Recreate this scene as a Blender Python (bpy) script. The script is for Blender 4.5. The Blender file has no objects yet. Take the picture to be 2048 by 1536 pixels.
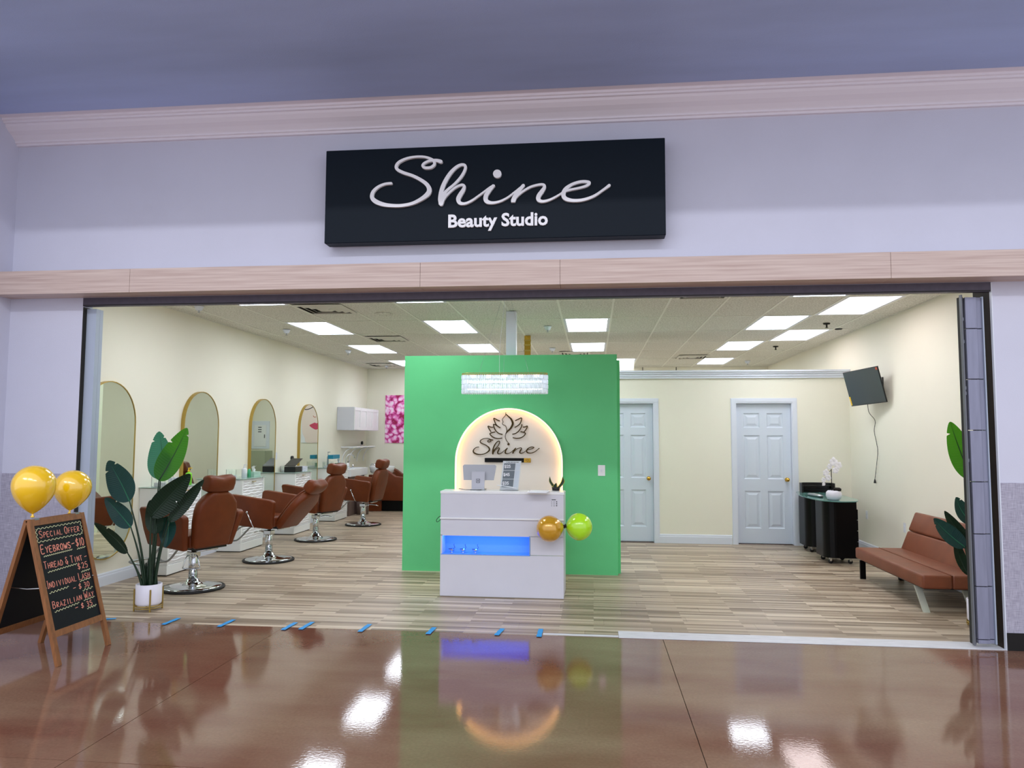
import bpy, bmesh, math, random
from mathutils import Vector, Matrix
random.seed(7)
sc = bpy.context.scene
COL = sc.collection
PI = math.pi

# ------------------------------------------------------------------ camera
cam = bpy.data.objects.new('camera', bpy.data.cameras.new('camera'))
COL.objects.link(cam)
YAW, PIT, ROL = 0.1083, 0.0713, 0.0037
fw = Vector((-math.sin(YAW)*math.cos(PIT), math.cos(YAW)*math.cos(PIT), math.sin(PIT)))
rt = Vector((math.cos(YAW), math.sin(YAW), 0)); up = rt.cross(fw)
r2 = math.cos(ROL)*rt + math.sin(ROL)*up; u2 = -math.sin(ROL)*rt + math.cos(ROL)*up
cam.matrix_world = Matrix(((r2.x, u2.x, -fw.x, 0), (r2.y, u2.y, -fw.y, -5.842), (r2.z, u2.z, -fw.z, 1.52), (0, 0, 0, 1)))
cam.data.sensor_width = 36; cam.data.lens = 26.165; cam.data.clip_start = 0.05; cam.data.clip_end = 200
sc.camera = cam
# ------------------------------------------------------------------ world, lamps, exposure
w = bpy.data.worlds.new('mall_ambient'); sc.world = w; w.use_nodes = True
w.node_tree.nodes['Background'].inputs[0].default_value = (0.88, 0.905, 1.0, 1)
w.node_tree.nodes['Background'].inputs[1].default_value = 1.2
sc.view_settings.view_transform = 'Standard'; sc.view_settings.look = 'None'
sc.view_settings.exposure = 0.12; sc.view_settings.gamma = 1.0; sc.view_settings.use_curve_mapping = False
TROFFER = 10.4
MALL = 85.0
def area(name, loc, sx, sy, power, color, target):
    l = bpy.data.lights.new(name, 'AREA'); l.shape = 'RECTANGLE'; l.size = sx; l.size_y = sy
    l.energy = power; l.color = color
    o = bpy.data.objects.new(name, l); COL.objects.link(o); o.location = loc
    o.rotation_euler = (Vector(target)-Vector(loc)).to_track_quat('-Z', 'Y').to_euler()
    return o
# long tube fixtures of the mall hall, high up behind the viewer
for i, (yy, zz) in enumerate([(-8.5, 7.3), (-12.5, 9.2)]):
    for xx in (-6.5, -1.5, 3.5):
        area('mall_tube_light', (xx, yy, zz), 3.6, 0.35, MALL, (0.90, 0.91, 1.0), (xx, yy+2.5, 0))

# ------------------------------------------------------------------ colour + materials
def lin(h, a=1.0):
    h = h.lstrip('#'); v = [int(h[i:i+2], 16)/255 for i in (0, 2, 4)]
    return tuple([(c/12.92 if c <= 0.04045 else ((c+0.055)/1.055)**2.4) for c in v]) + (a,)
MATS = {}
def mat(name, color, rough=0.5, metal=0.0, spec=0.5, trans=0.0, emit=None, es=0.0, coat=0.0, alpha=1.0, ior=1.45):
    if name in MATS: return MATS[name]
    m = bpy.data.materials.new(name); m.use_nodes = True
    b = m.node_tree.nodes['Principled BSDF']
    b.inputs['Base Color'].default_value = lin(color) if isinstance(color, str) else color
    b.inputs['Roughness'].default_value = rough; b.inputs['Metallic'].default_value = metal
    b.inputs['Specular IOR Level'].default_value = spec; b.inputs['Transmission Weight'].default_value = trans
    b.inputs['Coat Weight'].default_value = coat; b.inputs['IOR'].default_value = ior; b.inputs['Alpha'].default_value = alpha
    if emit:
        b.inputs['Emission Color'].default_value = lin(emit); b.inputs['Emission Strength'].default_value = es
    MATS[name] = m; return m
def noise_var(m, scale=(4, 4, 4), amt=0.12, bump=0.0, detail=4, rough_amt=0.0, coord='Object', bscale=None):
    """tints the base colour with noise and adds a fine bump"""
    nt = m.node_tree; N = nt.nodes; L = nt.links; b = N['Principled BSDF']
    tc = N.new('ShaderNodeTexCoord'); mp = N.new('ShaderNodeMapping'); mp.inputs['Scale'].default_value = scale
    nz = N.new('ShaderNodeTexNoise'); nz.inputs['Scale'].default_value = 1.0; nz.inputs['Detail'].default_value = detail
    L.new(tc.outputs[coord], mp.inputs[0]); L.new(mp.outputs[0], nz.inputs['Vector'])
    c = b.inputs['Base Color'].default_value[:]
    mr = N.new('ShaderNodeMapRange'); mr.inputs['From Min'].default_value = .3; mr.inputs['From Max'].default_value = .7
    mr.inputs['To Min'].default_value = 1-amt; mr.inputs['To Max'].default_value = 1+amt
    L.new(nz.outputs['Fac'], mr.inputs['Value'])
    mx = N.new('ShaderNodeVectorMath'); mx.operation = 'SCALE'; mx.inputs[0].default_value = c[:3]
    L.new(mr.outputs[0], mx.inputs['Scale']); L.new(mx.outputs[0], b.inputs['Base Color'])
    if rough_amt:
        r0 = b.inputs['Roughness'].default_value
        m2 = N.new('ShaderNodeMapRange'); m2.inputs['To Min'].default_value = r0-rough_amt; m2.inputs['To Max'].default_value = r0+rough_amt
        L.new(nz.outputs['Fac'], m2.inputs['Value']); L.new(m2.outputs[0], b.inputs['Roughness'])
    if bump:
        bp = N.new('ShaderNodeBump'); bp.inputs['Strength'].default_value = bump; bp.inputs['Distance'].default_value = 0.01
        src = nz
        if bscale:
            src = N.new('ShaderNodeTexNoise'); src.inputs['Scale'].default_value = bscale; src.inputs['Detail'].default_value = 3
            L.new(tc.outputs[coord], src.inputs['Vector'])
        L.new(src.outputs['Fac'], bp.inputs['Height']); L.new(bp.outputs[0], b.inputs['Normal'])
    return m
M = {}
M['mall_wall'] = noise_var(mat('mall_wall_paint', '#d2d4e4', .6), (2, 2, 2), .02, .12, bscale=180)
M['mall_return'] = M['mall_wall']
M['soffit'] = noise_var(mat('blue_soffit_paint', '#a8bbe6', .42), (.35, 1.6, 1), .13, .15, bscale=120)
M['crown'] = mat('crown_paint', '#efeaf2', .45)
M['sign_black'] = noise_var(mat('sign_black', '#071521', .5, spec=.2), (40, 40, 40), .06, .05)
M['sign_white'] = mat('sign_white', '#fbfcff', .4)
M['header'] = noise_var(mat('header_metal', '#57525f', .5, .3), (20, 20, 20), .08)
M['cream'] = noise_var(mat('cream_paint', '#f0eddc', .65), (1.2, 1.2, 1.2), .015, .1, bscale=160)
M['green'] = noise_var(mat('green_paint', '#62cc85', .5), (2, 2, 2), .035, .1, bscale=150)
M['white_trim'] = mat('white_trim_paint', '#dfe5f0', .35)
M['door'] = mat('door_paint', '#d6dfec', .38)
M['white_lam'] = noise_var(mat('white_laminate', '#d4d5df', .35), (6, 6, 6), .012)
M['white_gloss'] = mat('white_gloss', '#eef0f2', .25)
M['station_white'] = mat('station_white', '#f0f3f2', .3)
M['gold'] = mat('brushed_gold', '#b59a52', .32, .8)
M['brass'] = mat('polished_brass', '#d8ac4c', .14, 1.0)
M['mirror'] = mat('mirror_silver', '#dfe8dc', .01, 1.0)
M['chrome'] = mat('chrome', '#d4d8dc', .07, 1.0)
M['steel'] = mat('brushed_steel', '#a9adb2', .28, 1.0)
M['black_rubber'] = mat('black_rubber', '#101012', .5)
M['black_plastic'] = mat('black_plastic', '#0c0c0e', .35)
M['brown_leather'] = noise_var(mat('brown_leather', '#6a3216', .38, spec=.32), (9, 9, 9), .10, .10, bscale=240)
M['tan_leather'] = noise_var(mat('tan_leather', '#7c432a', .45), (6, 6, 6), .14, .12, bscale=160)
M['black_gloss'] = mat('black_gloss', '#040405', .34, spec=.22)
M['pot_white'] = mat('white_ceramic', '#e6e4f0', .3)
M['frosted_teal'] = mat('frosted_glass_top', '#6fa8a0', .12, 0, .6, .35)
M['edge_glass'] = mat('glass_edge', '#9fd0c4', .1, 0, .6, .3)
M['glass_clear'] = mat('clear_glass', '#fbfefd', .03, 0, .5, 1.0, ior=1.3)
M['wood_frame'] = noise_var(mat('brown_wood', '#8a5a35', .5), (60, 60, 5), .22, .1)
M['chalkboard'] = noise_var(mat('chalkboard', '#080f18', .5, spec=.25), (5, 5, 5), .15)
M['chalk_pink'] = mat('chalk_pink', '#ef9b86', .9)
M['chalk_yellow'] = mat('chalk_yellow', '#dfe2b4', .9)
M['tape'] = mat('blue_tape', '#2f9be0', .6)
M['paper'] = mat('paper_white', '#e9ebf0', .7)
M['grey_print'] = mat('grey_print', '#6d7680', .6)
M['dark_print'] = mat('dark_print', '#23262c', .6)
M['screen'] = mat('tv_screen', '#3c4648', .2, spec=.6)
M['orchid'] = mat('orchid_petal', '#f2f2f6', .6)
M['soil'] = mat('dark_soil', '#17120e', .9)
M['stem'] = mat('dark_stem', '#17301c', .5)
M['lens'] = mat('troffer_lens', '#ffffff', .5, emit='#eef4ff', es=TROFFER)
M['lens_pink'] = mat('pinkish_lens', '#ffffff', .5, emit='#fff0f2', es=4.6)
M['led_blue'] = mat('blue_led', '#4a8cff', .5, emit='#2468ff', es=14.0)
M['rim_led'] = mat('warm_rim_led', '#fff2d8', .5, emit='#ffb968', es=5.5)
M['bulb'] = mat('chandelier_led', '#ffffff', .5, emit='#f6f8ff', es=7.5)
M['ceiling_vent'] = mat('vent_metal', '#dddcd2', .5)
M['vent_dark'] = mat('vent_dark', '#2c2c28', .8)
M['tee'] = mat('ceiling_tee', '#eeeee4', .5)
M['logo_metal'] = mat('mirrored_gold_black', '#3a2e18', .10, 1.0)
M['grey_pvc'] = noise_var(mat('track_grey', '#8d90a6', .4, .2), (30, 30, 3), .10)
M['jamb_blue'] = mat('jamb_bluegrey', '#b3bfd1', .4, .1)
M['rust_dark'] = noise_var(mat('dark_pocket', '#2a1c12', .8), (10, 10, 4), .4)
M['threshold'] = noise_var(mat('threshold_white', '#d9dade', .45), (8, 30, 8), .08)
M['teal_box'] = mat('teal_card', '#1486a4', .5)
M['mint'] = mat('mint_box', '#a9c9ba', .6)
M['mint_glass'] = mat('mint_plastic', '#5fcf9c', .2, trans=.5)
M['green_plastic'] = mat('lime_plastic', '#7ed42c', .35)
M['yellow_plastic'] = mat('yellow_plastic', '#f2c414', .35)
M['dark_green_box'] = mat('green_card', '#0f7a5a', .5)
M['red'] = mat('red_sticker', '#b5563c', .6)
M['lime_rubber'] = mat('lime_balloon', '#b4f020', .12, spec=.7, coat=.6)
M['black_panelbase'] = mat('black_base', '#060606', .4)
M['skin_print'] = mat('skin_print', '#efdcd3', .6)
M['lip_print'] = mat('lip_print', '#d2466a', .5)

def set_gold_balloon(name, color):
    m = mat(name, color, .2, .25, .7, coat=1.0)
    b = m.node_tree.nodes['Principled BSDF']; b.inputs['Coat Roughness'].default_value = .05
    return m
M['gold_balloon'] = mat('gold_balloon', '#ffd414', .22, .0, .9, coat=1.0); M['gold_balloon'].node_tree.nodes['Principled BSDF'].inputs['Coat IOR'].default_value = 1.75; M['gold_balloon'].node_tree.nodes['Principled BSDF'].inputs['Coat Roughness'].default_value = .12; M['gold_balloon'].node_tree.nodes['Principled BSDF'].inputs['Coat Tint'].default_value = (1, .93, .6, 1)
M['amber_balloon'] = set_gold_balloon('amber_balloon', '#d29c16')

def mall_floor_mat():
    m = mat('polished_concrete', '#7d5443', .16, spec=.45)
    nt = m.node_tree; N = nt.nodes; L = nt.links; b = N['Principled BSDF']
    tc = N.new('ShaderNodeTexCoord')
    n1 = N.new('ShaderNodeTexNoise'); n1.inputs['Scale'].default_value = .7; n1.inputs['Detail'].default_value = 6
    n2 = N.new('ShaderNodeTexNoise'); n2.inputs['Scale'].default_value = 60; n2.inputs['Detail'].default_value = 3
    mp = N.new('ShaderNodeMapping'); mp.inputs['Scale'].default_value = (1, 2.4, 1)
    L.new(tc.outputs['Object'], mp.inputs[0]); L.new(mp.outputs[0], n1.inputs['Vector']); L.new(tc.outputs['Object'], n2.inputs['Vector'])
    cr = N.new('ShaderNodeValToRGB'); cr.color_ramp.elements[0].position = .35; cr.color_ramp.elements[1].position = .68
    cr.color_ramp.elements[0].color = lin('#70483a'); cr.color_ramp.elements[1].color = lin('#8a6e5a')
    L.new(n1.outputs['Fac'], cr.inputs[0])
    mx = N.new('ShaderNodeMixRGB'); mx.blend_type = 'OVERLAY'; mx.inputs[0].default_value = .22
    L.new(cr.outputs[0], mx.inputs[1]); L.new(n2.outputs['Fac'], mx.inputs[2]); L.new(mx.outputs[0], b.inputs['Base Color'])
    mr = N.new('ShaderNodeMapRange'); mr.inputs['To Min'].default_value = .035; mr.inputs['To Max'].default_value = .085
    L.new(n1.outputs['Fac'], mr.inputs[0]); L.new(mr.outputs[0], b.inputs['Roughness'])
    bp = N.new('ShaderNodeBump'); bp.inputs['Strength'].default_value = .02; bp.inputs['Distance'].default_value = .01
    L.new(n2.outputs['Fac'], bp.inputs['Height']); L.new(bp.outputs[0], b.inputs['Normal'])
    return m
M['mall_floor'] = mall_floor_mat()

def plank_mat():
    m = mat('multi_strip_vinyl', '#b8a78f', .38)
    nt = m.node_tree; N = nt.nodes; L = nt.links; b = N['Principled BSDF']
    tc = N.new('ShaderNodeTexCoord'); geo = N.new('ShaderNodeNewGeometry')
    mp = N.new('ShaderNodeMapping'); L.new(geo.outputs['Position'], mp.inputs[0])
    br = N.new('ShaderNodeTexBrick'); br.inputs['Scale'].default_value = 1.0
    br.inputs['Brick Width'].default_value = .74; br.inputs['Row Height'].default_value = .0455; br.inputs['Mortar Size'].default_value = 0.0
    br.offset = .37; br.inputs['Bias'].default_value = 0.0
    br.inputs['Color1'].default_value = (0, 0, 0, 1); br.inputs['Color2'].default_value = (1, 1, 1, 1)
    L.new(mp.outputs[0], br.inputs['Vector'])
    sn = N.new('ShaderNodeMapping'); sn.inputs['Scale'].default_value = (1.6, 95, 1); L.new(geo.outputs['Position'], sn.inputs[0])
    nz = N.new('ShaderNodeTexNoise'); nz.inputs['Scale'].default_value = 1; nz.inputs['Detail'].default_value = 4; L.new(sn.outputs[0], nz.inputs['Vector'])
    ad = N.new('ShaderNodeMath'); ad.operation = 'MULTIPLY_ADD'; ad.inputs[1].default_value = .55
    L.new(br.outputs['Color'], ad.inputs[0])
    sc2 = N.new('ShaderNodeMath'); sc2.operation = 'MULTIPLY'; sc2.inputs[1].default_value = .62; L.new(nz.outputs['Fac'], sc2.inputs[0]); L.new(sc2.outputs[0], ad.inputs[2])
    cr = N.new('ShaderNodeValToRGB'); e = cr.color_ramp.elements
    e[0].position = .18; e[0].color = lin('#6b5a4a'); e[1].position = .95; e[1].color = lin('#e0d2bd')
    x = e.new(.42); x.color = lin('#95826d'); x = e.new(.62); x.color = lin('#b09e88'); x = e.new(.8); x.color = lin('#cab9a2')
    L.new(ad.outputs[0], cr.inputs[0])
    oi = N.new('ShaderNodeObjectInfo'); mr = N.new('ShaderNodeMapRange'); mr.inputs['To Min'].default_value = .9; mr.inputs['To Max'].default_value = 1.08
    L.new(oi.outputs['Random'], mr.inputs[0])
    vm = N.new('ShaderNodeVectorMath'); vm.operation = 'SCALE'; L.new(cr.outputs[0], vm.inputs[0]); L.new(mr.outputs[0], vm.inputs['Scale'])
    L.new(vm.outputs[0], b.inputs['Base Color'])
    bp = N.new('ShaderNodeBump'); bp.inputs['Strength'].default_value = .05; bp.inputs['Distance'].default_value = .004
    L.new(nz.outputs['Fac'], bp.inputs['Height']); L.new(bp.outputs[0], b.inputs['Normal'])
    return m
M['plank'] = plank_mat()

def tile_mat():
    m = mat('acoustic_tile', '#ecebdf', .85)
    nt = m.node_tree; N = nt.nodes; L = nt.links; b = N['Principled BSDF']
    geo = N.new('ShaderNodeNewGeometry'); nz = N.new('ShaderNodeTexNoise'); nz.inputs['Scale'].default_value = 55; nz.inputs['Detail'].default_value = 5
    nz.inputs['Roughness'].default_value = .75; L.new(geo.outputs['Position'], nz.inputs['Vector'])
    cr = N.new('ShaderNodeValToRGB'); cr.color_ramp.elements[0].position = .36; cr.color_ramp.elements[0].color = lin('#bab8ab')
    cr.color_ramp.elements[1].position = .6; cr.color_ramp.elements[1].color = lin('#f1f0e8'); L.new(nz.outputs['Fac'], cr.inputs[0])
    L.new(cr.outputs[0], b.inputs['Base Color'])
    bp = N.new('ShaderNodeBump'); bp.inputs['Strength'].default_value = .35; bp.inputs['Distance'].default_value = .004
    L.new(nz.outputs['Fac'], bp.inputs['Height']); L.new(bp.outputs[0], b.inputs['Normal'])
    return m
M['tile'] = tile_mat()

def beam_mat():
    m = mat('pale_wood_laminate', '#d2b7ac', .45)
    nt = m.node_tree; N = nt.nodes; L = nt.links; b = N['Principled BSDF']
    geo = N.new('ShaderNodeNewGeometry'); mp = N.new('ShaderNodeMapping'); mp.inputs['Scale'].default_value = (1.6, 40, 60); L.new(geo.outputs['Position'], mp.inputs[0])
    nz = N.new('ShaderNodeTexNoise'); nz.inputs['Scale'].default_value = 1; nz.inputs['Detail'].default_value = 5; L.new(mp.outputs[0], nz.inputs['Vector'])
    cr = N.new('ShaderNodeValToRGB'); cr.color_ramp.elements[0].position = .3; cr.color_ramp.elements[0].color = lin('#bfa69c')
    cr.color_ramp.elements[1].position = .7; cr.color_ramp.elements[1].color = lin('#dccabf'); L.new(nz.outputs['Fac'], cr.inputs[0])
    L.new(cr.outputs[0], b.inputs['Base Color']); return m
M['beam'] = beam_mat()

def linen_mat():
    m = mat('linen_wallcovering', '#8f8c9a', .75)
    nt = m.node_tree; N = nt.nodes; L = nt.links; b = N['Principled BSDF']
    geo = N.new('ShaderNodeNewGeometry'); res = []
    for s in ((240, 240, 14), (14, 14, 240)):
        mp = N.new('ShaderNodeMapping'); mp.inputs['Scale'].default_value = s; L.new(geo.outputs['Position'], mp.inputs[0])
        nz = N.new('ShaderNodeTexNoise'); nz.inputs['Scale'].default_value = 1; nz.inputs['Detail'].default_value = 2; L.new(mp.outputs[0], nz.inputs['Vector']); res.append(nz)
    ad = N.new('ShaderNodeMath'); ad.operation = 'ADD'; L.new(res[0].outputs['Fac'], ad.inputs[0]); L.new(res[1].outputs['Fac'], ad.inputs[1])
    mr = N.new('ShaderNodeMapRange'); mr.inputs['From Min'].default_value = .7; mr.inputs['From Max'].default_value = 1.3; L.new(ad.outputs[0], mr.inputs[0])
    cr = N.new('ShaderNodeValToRGB'); cr.color_ramp.elements[0].color = lin('#8f8c9e'); cr.color_ramp.elements[1].color = lin('#c2c0cf')
    L.new(mr.outputs[0], cr.inputs[0]); L.new(cr.outputs[0], b.inputs['Base Color']); return m
M['linen'] = linen_mat()

def leaf_mat(name, c, tr, trc):
    m = bpy.data.materials.new(name); m.use_nodes = True; nt = m.node_tree; N = nt.nodes; L = nt.links
    b = N['Principled BSDF']; b.inputs['Base Color'].default_value = lin(c); b.inputs['Roughness'].default_value = .45; b.inputs['Specular IOR Level'].default_value = .3
    t = N.new('ShaderNodeBsdfTranslucent'); t.inputs[0].default_value = lin(trc)
    mx = N.new('ShaderNodeMixShader'); mx.inputs[0].default_value = tr
    L.new(b.outputs[0], mx.inputs[1]); L.new(t.outputs[0], mx.inputs[2]); L.new(mx.outputs[0], N['Material Output'].inputs[0]); return m
M['leaf_teal'] = leaf_mat('leaf_teal', '#173c3c', .05, '#2f7a3a')
M['leaf_green'] = leaf_mat('leaf_green', '#27661f', .34, '#5fae18')
M['leaf_pale'] = leaf_mat('leaf_pale', '#2f7557', .12, '#6fb894')
M['leaf_dark'] = leaf_mat('leaf_dark', '#0f2617', .04, '#1f4a12')
M['snake_leaf'] = mat('snake_leaf', '#1b3320', .4)
M['snake_edge'] = mat('snake_edge', '#b9b24a', .4)

def flower_mat():
    m = mat('pink_petal_print', '#d84fa6', .5)
    nt = m.node_tree; N = nt.nodes; L = nt.links; b = N['Principled BSDF']
    geo = N.new('ShaderNodeNewGeometry'); nz = N.new('ShaderNodeTexNoise'); nz.inputs['Scale'].default_value = 7; nz.inputs['Detail'].default_value = 5
    L.new(geo.outputs['Position'], nz.inputs['Vector'])
    va = N.new('ShaderNodeVectorMath'); va.operation = 'MULTIPLY_ADD'; va.inputs[1].default_value = (.2, .2, .2); L.new(nz.outputs['Color'], va.inputs[0]); L.new(geo.outputs['Position'], va.inputs[2])
    vo = N.new('ShaderNodeTexVoronoi'); vo.inputs['Scale'].default_value = 10; vo.feature = 'F1'; L.new(va.outputs[0], vo.inputs['Vector'])
    cr = N.new('ShaderNodeValToRGB'); e = cr.color_ramp.elements; e[0].position = .16; e[0].color = lin('#fde6fa'); e[1].position = .8; e[1].color = lin('#a0104f')
    x = e.new(.4); x.color = lin('#f9c0ea'); x = e.new(.6); x.color = lin('#e25ab0')
    L.new(vo.outputs['Distance'], cr.inputs[0]); L.new(cr.outputs[0], b.inputs['Base Color']); return m
M['flower_print'] = flower_mat()
def marble_mat():
    m = mat('marble_print', '#dfe2ea', .4)
    nt = m.node_tree; N = nt.nodes; L = nt.links; b = N['Principled BSDF']
    tc = N.new('ShaderNodeTexCoord'); nz = N.new('ShaderNodeTexNoise'); nz.inputs['Scale'].default_value = 14; nz.inputs['Detail'].default_value = 6; nz.inputs['Distortion'].default_value = 2
    L.new(tc.outputs['Object'], nz.inputs['Vector']); cr = N.new('ShaderNodeValToRGB'); e = cr.color_ramp.elements
    e[0].position = .44; e[0].color = lin('#e4e6ee'); e[1].position = .56; e[1].color = lin('#e4e6ee'); x = e.new(.5); x.color = lin('#9aa2b8')
    L.new(nz.outputs['Fac'], cr.inputs[0]); L.new(cr.outputs[0], b.inputs['Base Color']); return m
M['marble'] = marble_mat()
def stripe_mat():
    m = mat('stripe_print', '#e8eaf2', .5)
    nt = m.node_tree; N = nt.nodes; L = nt.links; b = N['Principled BSDF']
    tc = N.new('ShaderNodeTexCoord'); mp = N.new('ShaderNodeMapping'); mp.inputs['Scale'].default_value = (90, 90, 0); L.new(tc.outputs['Object'], mp.inputs[0])
    nz = N.new('ShaderNodeTexNoise'); nz.inputs['Scale'].default_value = 1; nz.inputs['Detail'].default_value = 1; L.new(mp.outputs[0], nz.inputs['Vector'])
    cr = N.new('ShaderNodeValToRGB'); e = cr.color_ramp.elements; cr.color_ramp.interpolation = 'CONSTANT'
    e[0].position = 0; e[0].color = lin('#46628e'); e[1].position = .45; e[1].color = lin('#e8eaf2'); x = e.new(.6); x.color = lin('#8a9cc0'); x = e.new(.68); x.color = lin('#e8eaf2')
    L.new(nz.outputs['Fac'], cr.inputs[0]); L.new(cr.outputs[0], b.inputs['Base Color']); return m
M['stripes'] = stripe_mat()
M['grey_wood'] = noise_var(mat('grey_wood_grain', '#6b5a54', .5), (30, 30, 2.5), .35)
def crystal_mat():
    m = bpy.data.materials.new('crystal'); m.use_nodes = True; nt = m.node_tree; N = nt.nodes; L = nt.links
    b = N['Principled BSDF']; b.inputs['Base Color'].default_value = (.92, .95, 1, 1); b.inputs['Roughness'].default_value = .04
    b.inputs['Transmission Weight'].default_value = .75; b.inputs['IOR'].default_value = 1.5
    t = N.new('ShaderNodeBsdfTranslucent'); t.inputs[0].default_value = (.9, .94, 1, 1)
    mx = N.new('ShaderNodeMixShader'); mx.inputs[0].default_value = .7
    L.new(b.outputs[0], mx.inputs[1]); L.new(t.outputs[0], mx.inputs[2]); L.new(mx.outputs[0], N['Material Output'].inputs[0]); return m
M['crystal'] = crystal_mat()

# ------------------------------------------------------------------ mesh helpers
class MB:
    def __init__(s): s.v = []; s.f = []; s.sm = []
    def add(s, vs, fs, smooth=False, mtx=None):
        o = len(s.v)
        s.v += [tuple(mtx @ Vector(p)) if mtx is not None else tuple(p) for p in vs]
        s.f += [tuple(i+o for i in f) for f in fs]; s.sm += [smooth]*len(fs); return s
    def box(s, x0, x1, y0, y1, z0, z1, mtx=None, bev=0):
        if bev:
            bm = bmesh.new(); bmesh.ops.create_cube(bm, size=1)
            for v in bm.verts: v.co = Vector(((x0+x1)/2+v.co.x*(x1-x0), (y0+y1)/2+v.co.y*(y1-y0), (z0+z1)/2+v.co.z*(z1-z0)))
            seg = 3 if bev > .012 else (2 if bev > .004 else 1)
            bmesh.ops.bevel(bm, geom=bm.edges[:], offset=bev, segments=seg, profile=.5, affect='EDGES')
            bm.verts.index_update(); s.add([v.co[:] for v in bm.verts], [[v.index for v in f.verts] for f in bm.faces], bev > .012, mtx); bm.free(); return s
        v = [(x, y, z) for z in (z0, z1) for y in (y0, y1) for x in (x0, x1)]
        return s.add(v, [(0, 2, 3, 1), (4, 5, 7, 6), (0, 1, 5, 4), (2, 6, 7, 3), (0, 4, 6, 2), (1, 3, 7, 5)], False, mtx)
    def lathe(s, prof, n=32, c=(0, 0, 0), mtx=None, smooth=True, sx=1, sy=1):
        vs = []; fs = []
        for (r, z) in prof:
            for k in range(n):
                a = 2*PI*k/n; vs.append((c[0]+r*sx*math.cos(a), c[1]+r*sy*math.sin(a), c[2]+z))
        for j in range(len(prof)-1):
            for k in range(n):
                a = j*n+k; b = j*n+(k+1) % n; fs.append((a, b, b+n, a+n))
        if prof[0][0] > 1e-5: fs.append(tuple(range(n))[::-1])
        if prof[-1][0] > 1e-5: fs.append(tuple((len(prof)-1)*n+k for k in range(n)))
        return s.add(vs, fs, smooth, mtx)
    def cyl(s, c, r, z0, z1, n=24, mtx=None): return s.lathe([(r, z0), (r, z1)], n, (c[0], c[1], 0), mtx, False)
    def tube(s, pts, r, n=8, closed=False, mtx=None, rs=None, cap=True):
        P = [Vector(p) for p in pts]; m = len(P); vs = []; fs = []
        prev = None
        for i in range(m):
            if closed: t = (P[(i+1) % m]-P[i-1])
            else: t = P[min(i+1, m-1)]-P[max(i-1, 0)]
            if t.length < 1e-9: t = Vector((0, 0, 1))
            t.normalize()
            if prev is None:
                a = Vector((0, 0, 1)) if abs(t.z) < .9 else Vector((1, 0, 0)); nrm = t.cross(a).normalized()
            else:
                nrm = prev - t*prev.dot(t)
                nrm = nrm.normalized() if nrm.length > 1e-6 else t.cross(Vector((0, 0, 1))).normalized()
            prev = nrm; bn = t.cross(nrm); rr = rs[i] if rs else r
            for k in range(n):
                an = 2*PI*k/n; vs.append(tuple(P[i]+(nrm*math.cos(an)+bn*math.sin(an))*rr))
        for i in range(m if closed else m-1):
            for k in range(n):
                a = i*n+k; b = i*n+(k+1) % n; c2 = ((i+1) % m)*n+(k+1) % n; d = ((i+1) % m)*n+k; fs.append((a, b, c2, d))
        if not closed and cap: fs += [tuple(range(n))[::-1], tuple((m-1)*n+k for k in range(n))]
        return s.add(vs, fs, True, mtx)
    def prism(s, poly, fn, d0, d1, smooth=False, mtx=None):
        """poly of 2D points; fn(u,v,d)->3D"""
        n = len(poly); vs = [fn(u, v, d0) for u, v in poly]+[fn(u, v, d1) for u, v in poly]
        fs = [tuple(range(n))[::-1], tuple(range(n, 2*n))]+[(i, (i+1) % n, n+(i+1) % n, n+i) for i in range(n)]
        return s.add(vs, fs, smooth, mtx)
    def ribbon(s, pts, fn, d0, d1, wd, step=0.0):
        """flat stroke of width wd (scalar or list) along 2D pts, extruded between depths"""
        m = len(pts); L = []; R = []
        for i in range(m):
            a = pts[max(i-1, 0)]; b = pts[min(i+1, m-1)]; tx, ty = b[0]-a[0], b[1]-a[1]; l = math.hypot(tx, ty) or 1
            ww = (wd[i] if isinstance(wd, list) else wd)/2
            L.append((pts[i][0]-ty/l*ww, pts[i][1]+tx/l*ww)); R.append((pts[i][0]+ty/l*ww, pts[i][1]-tx/l*ww))
        vs = [fn(u, v, d0+step*(k % m)) for k, (u, v) in enumerate(L+R)]+[fn(u, v, d1) for (u, v) in L+R]; fs = []
        for i in range(m-1):
            fs += [(i, i+1, m+i+1, m+i), (2*m+i, 3*m+i, 3*m+i+1, 2*m+i+1), (i, 2*m+i, 2*m+i+1, i+1), (m+i, m+i+1, 3*m+i+1, 3*m+i)]
        fs += [(0, m, 3*m, 2*m), (m-1, 3*m-1, 4*m-1, 2*m-1)]
        return s.add(vs, fs, False)
    def disc(s, c, r, fn, d0, d1, n=20): return s.prism([(c[0]+r*math.cos(2*PI*k/n), c[1]+r*math.sin(2*PI*k/n)) for k in range(n)], fn, d0, d1)
    def build(s, name, m, parent=None, loc=None, rot=None, fixn=True):
        me = bpy.data.meshes.new(name); me.from_pydata(s.v, [], s.f)
        me.polygons.foreach_set('use_smooth', s.sm); me.materials.append(m); me.update()
        if fixn:
            bm = bmesh.new(); bm.from_mesh(me); bmesh.ops.recalc_face_normals(bm, faces=bm.faces[:]); bm.to_mesh(me); bm.free()
        o = bpy.data.objects.new(name, me); COL.objects.link(o); o.parent = parent
        if loc: o.location = loc
        if rot: o.rotation_euler = rot
        return o
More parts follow.
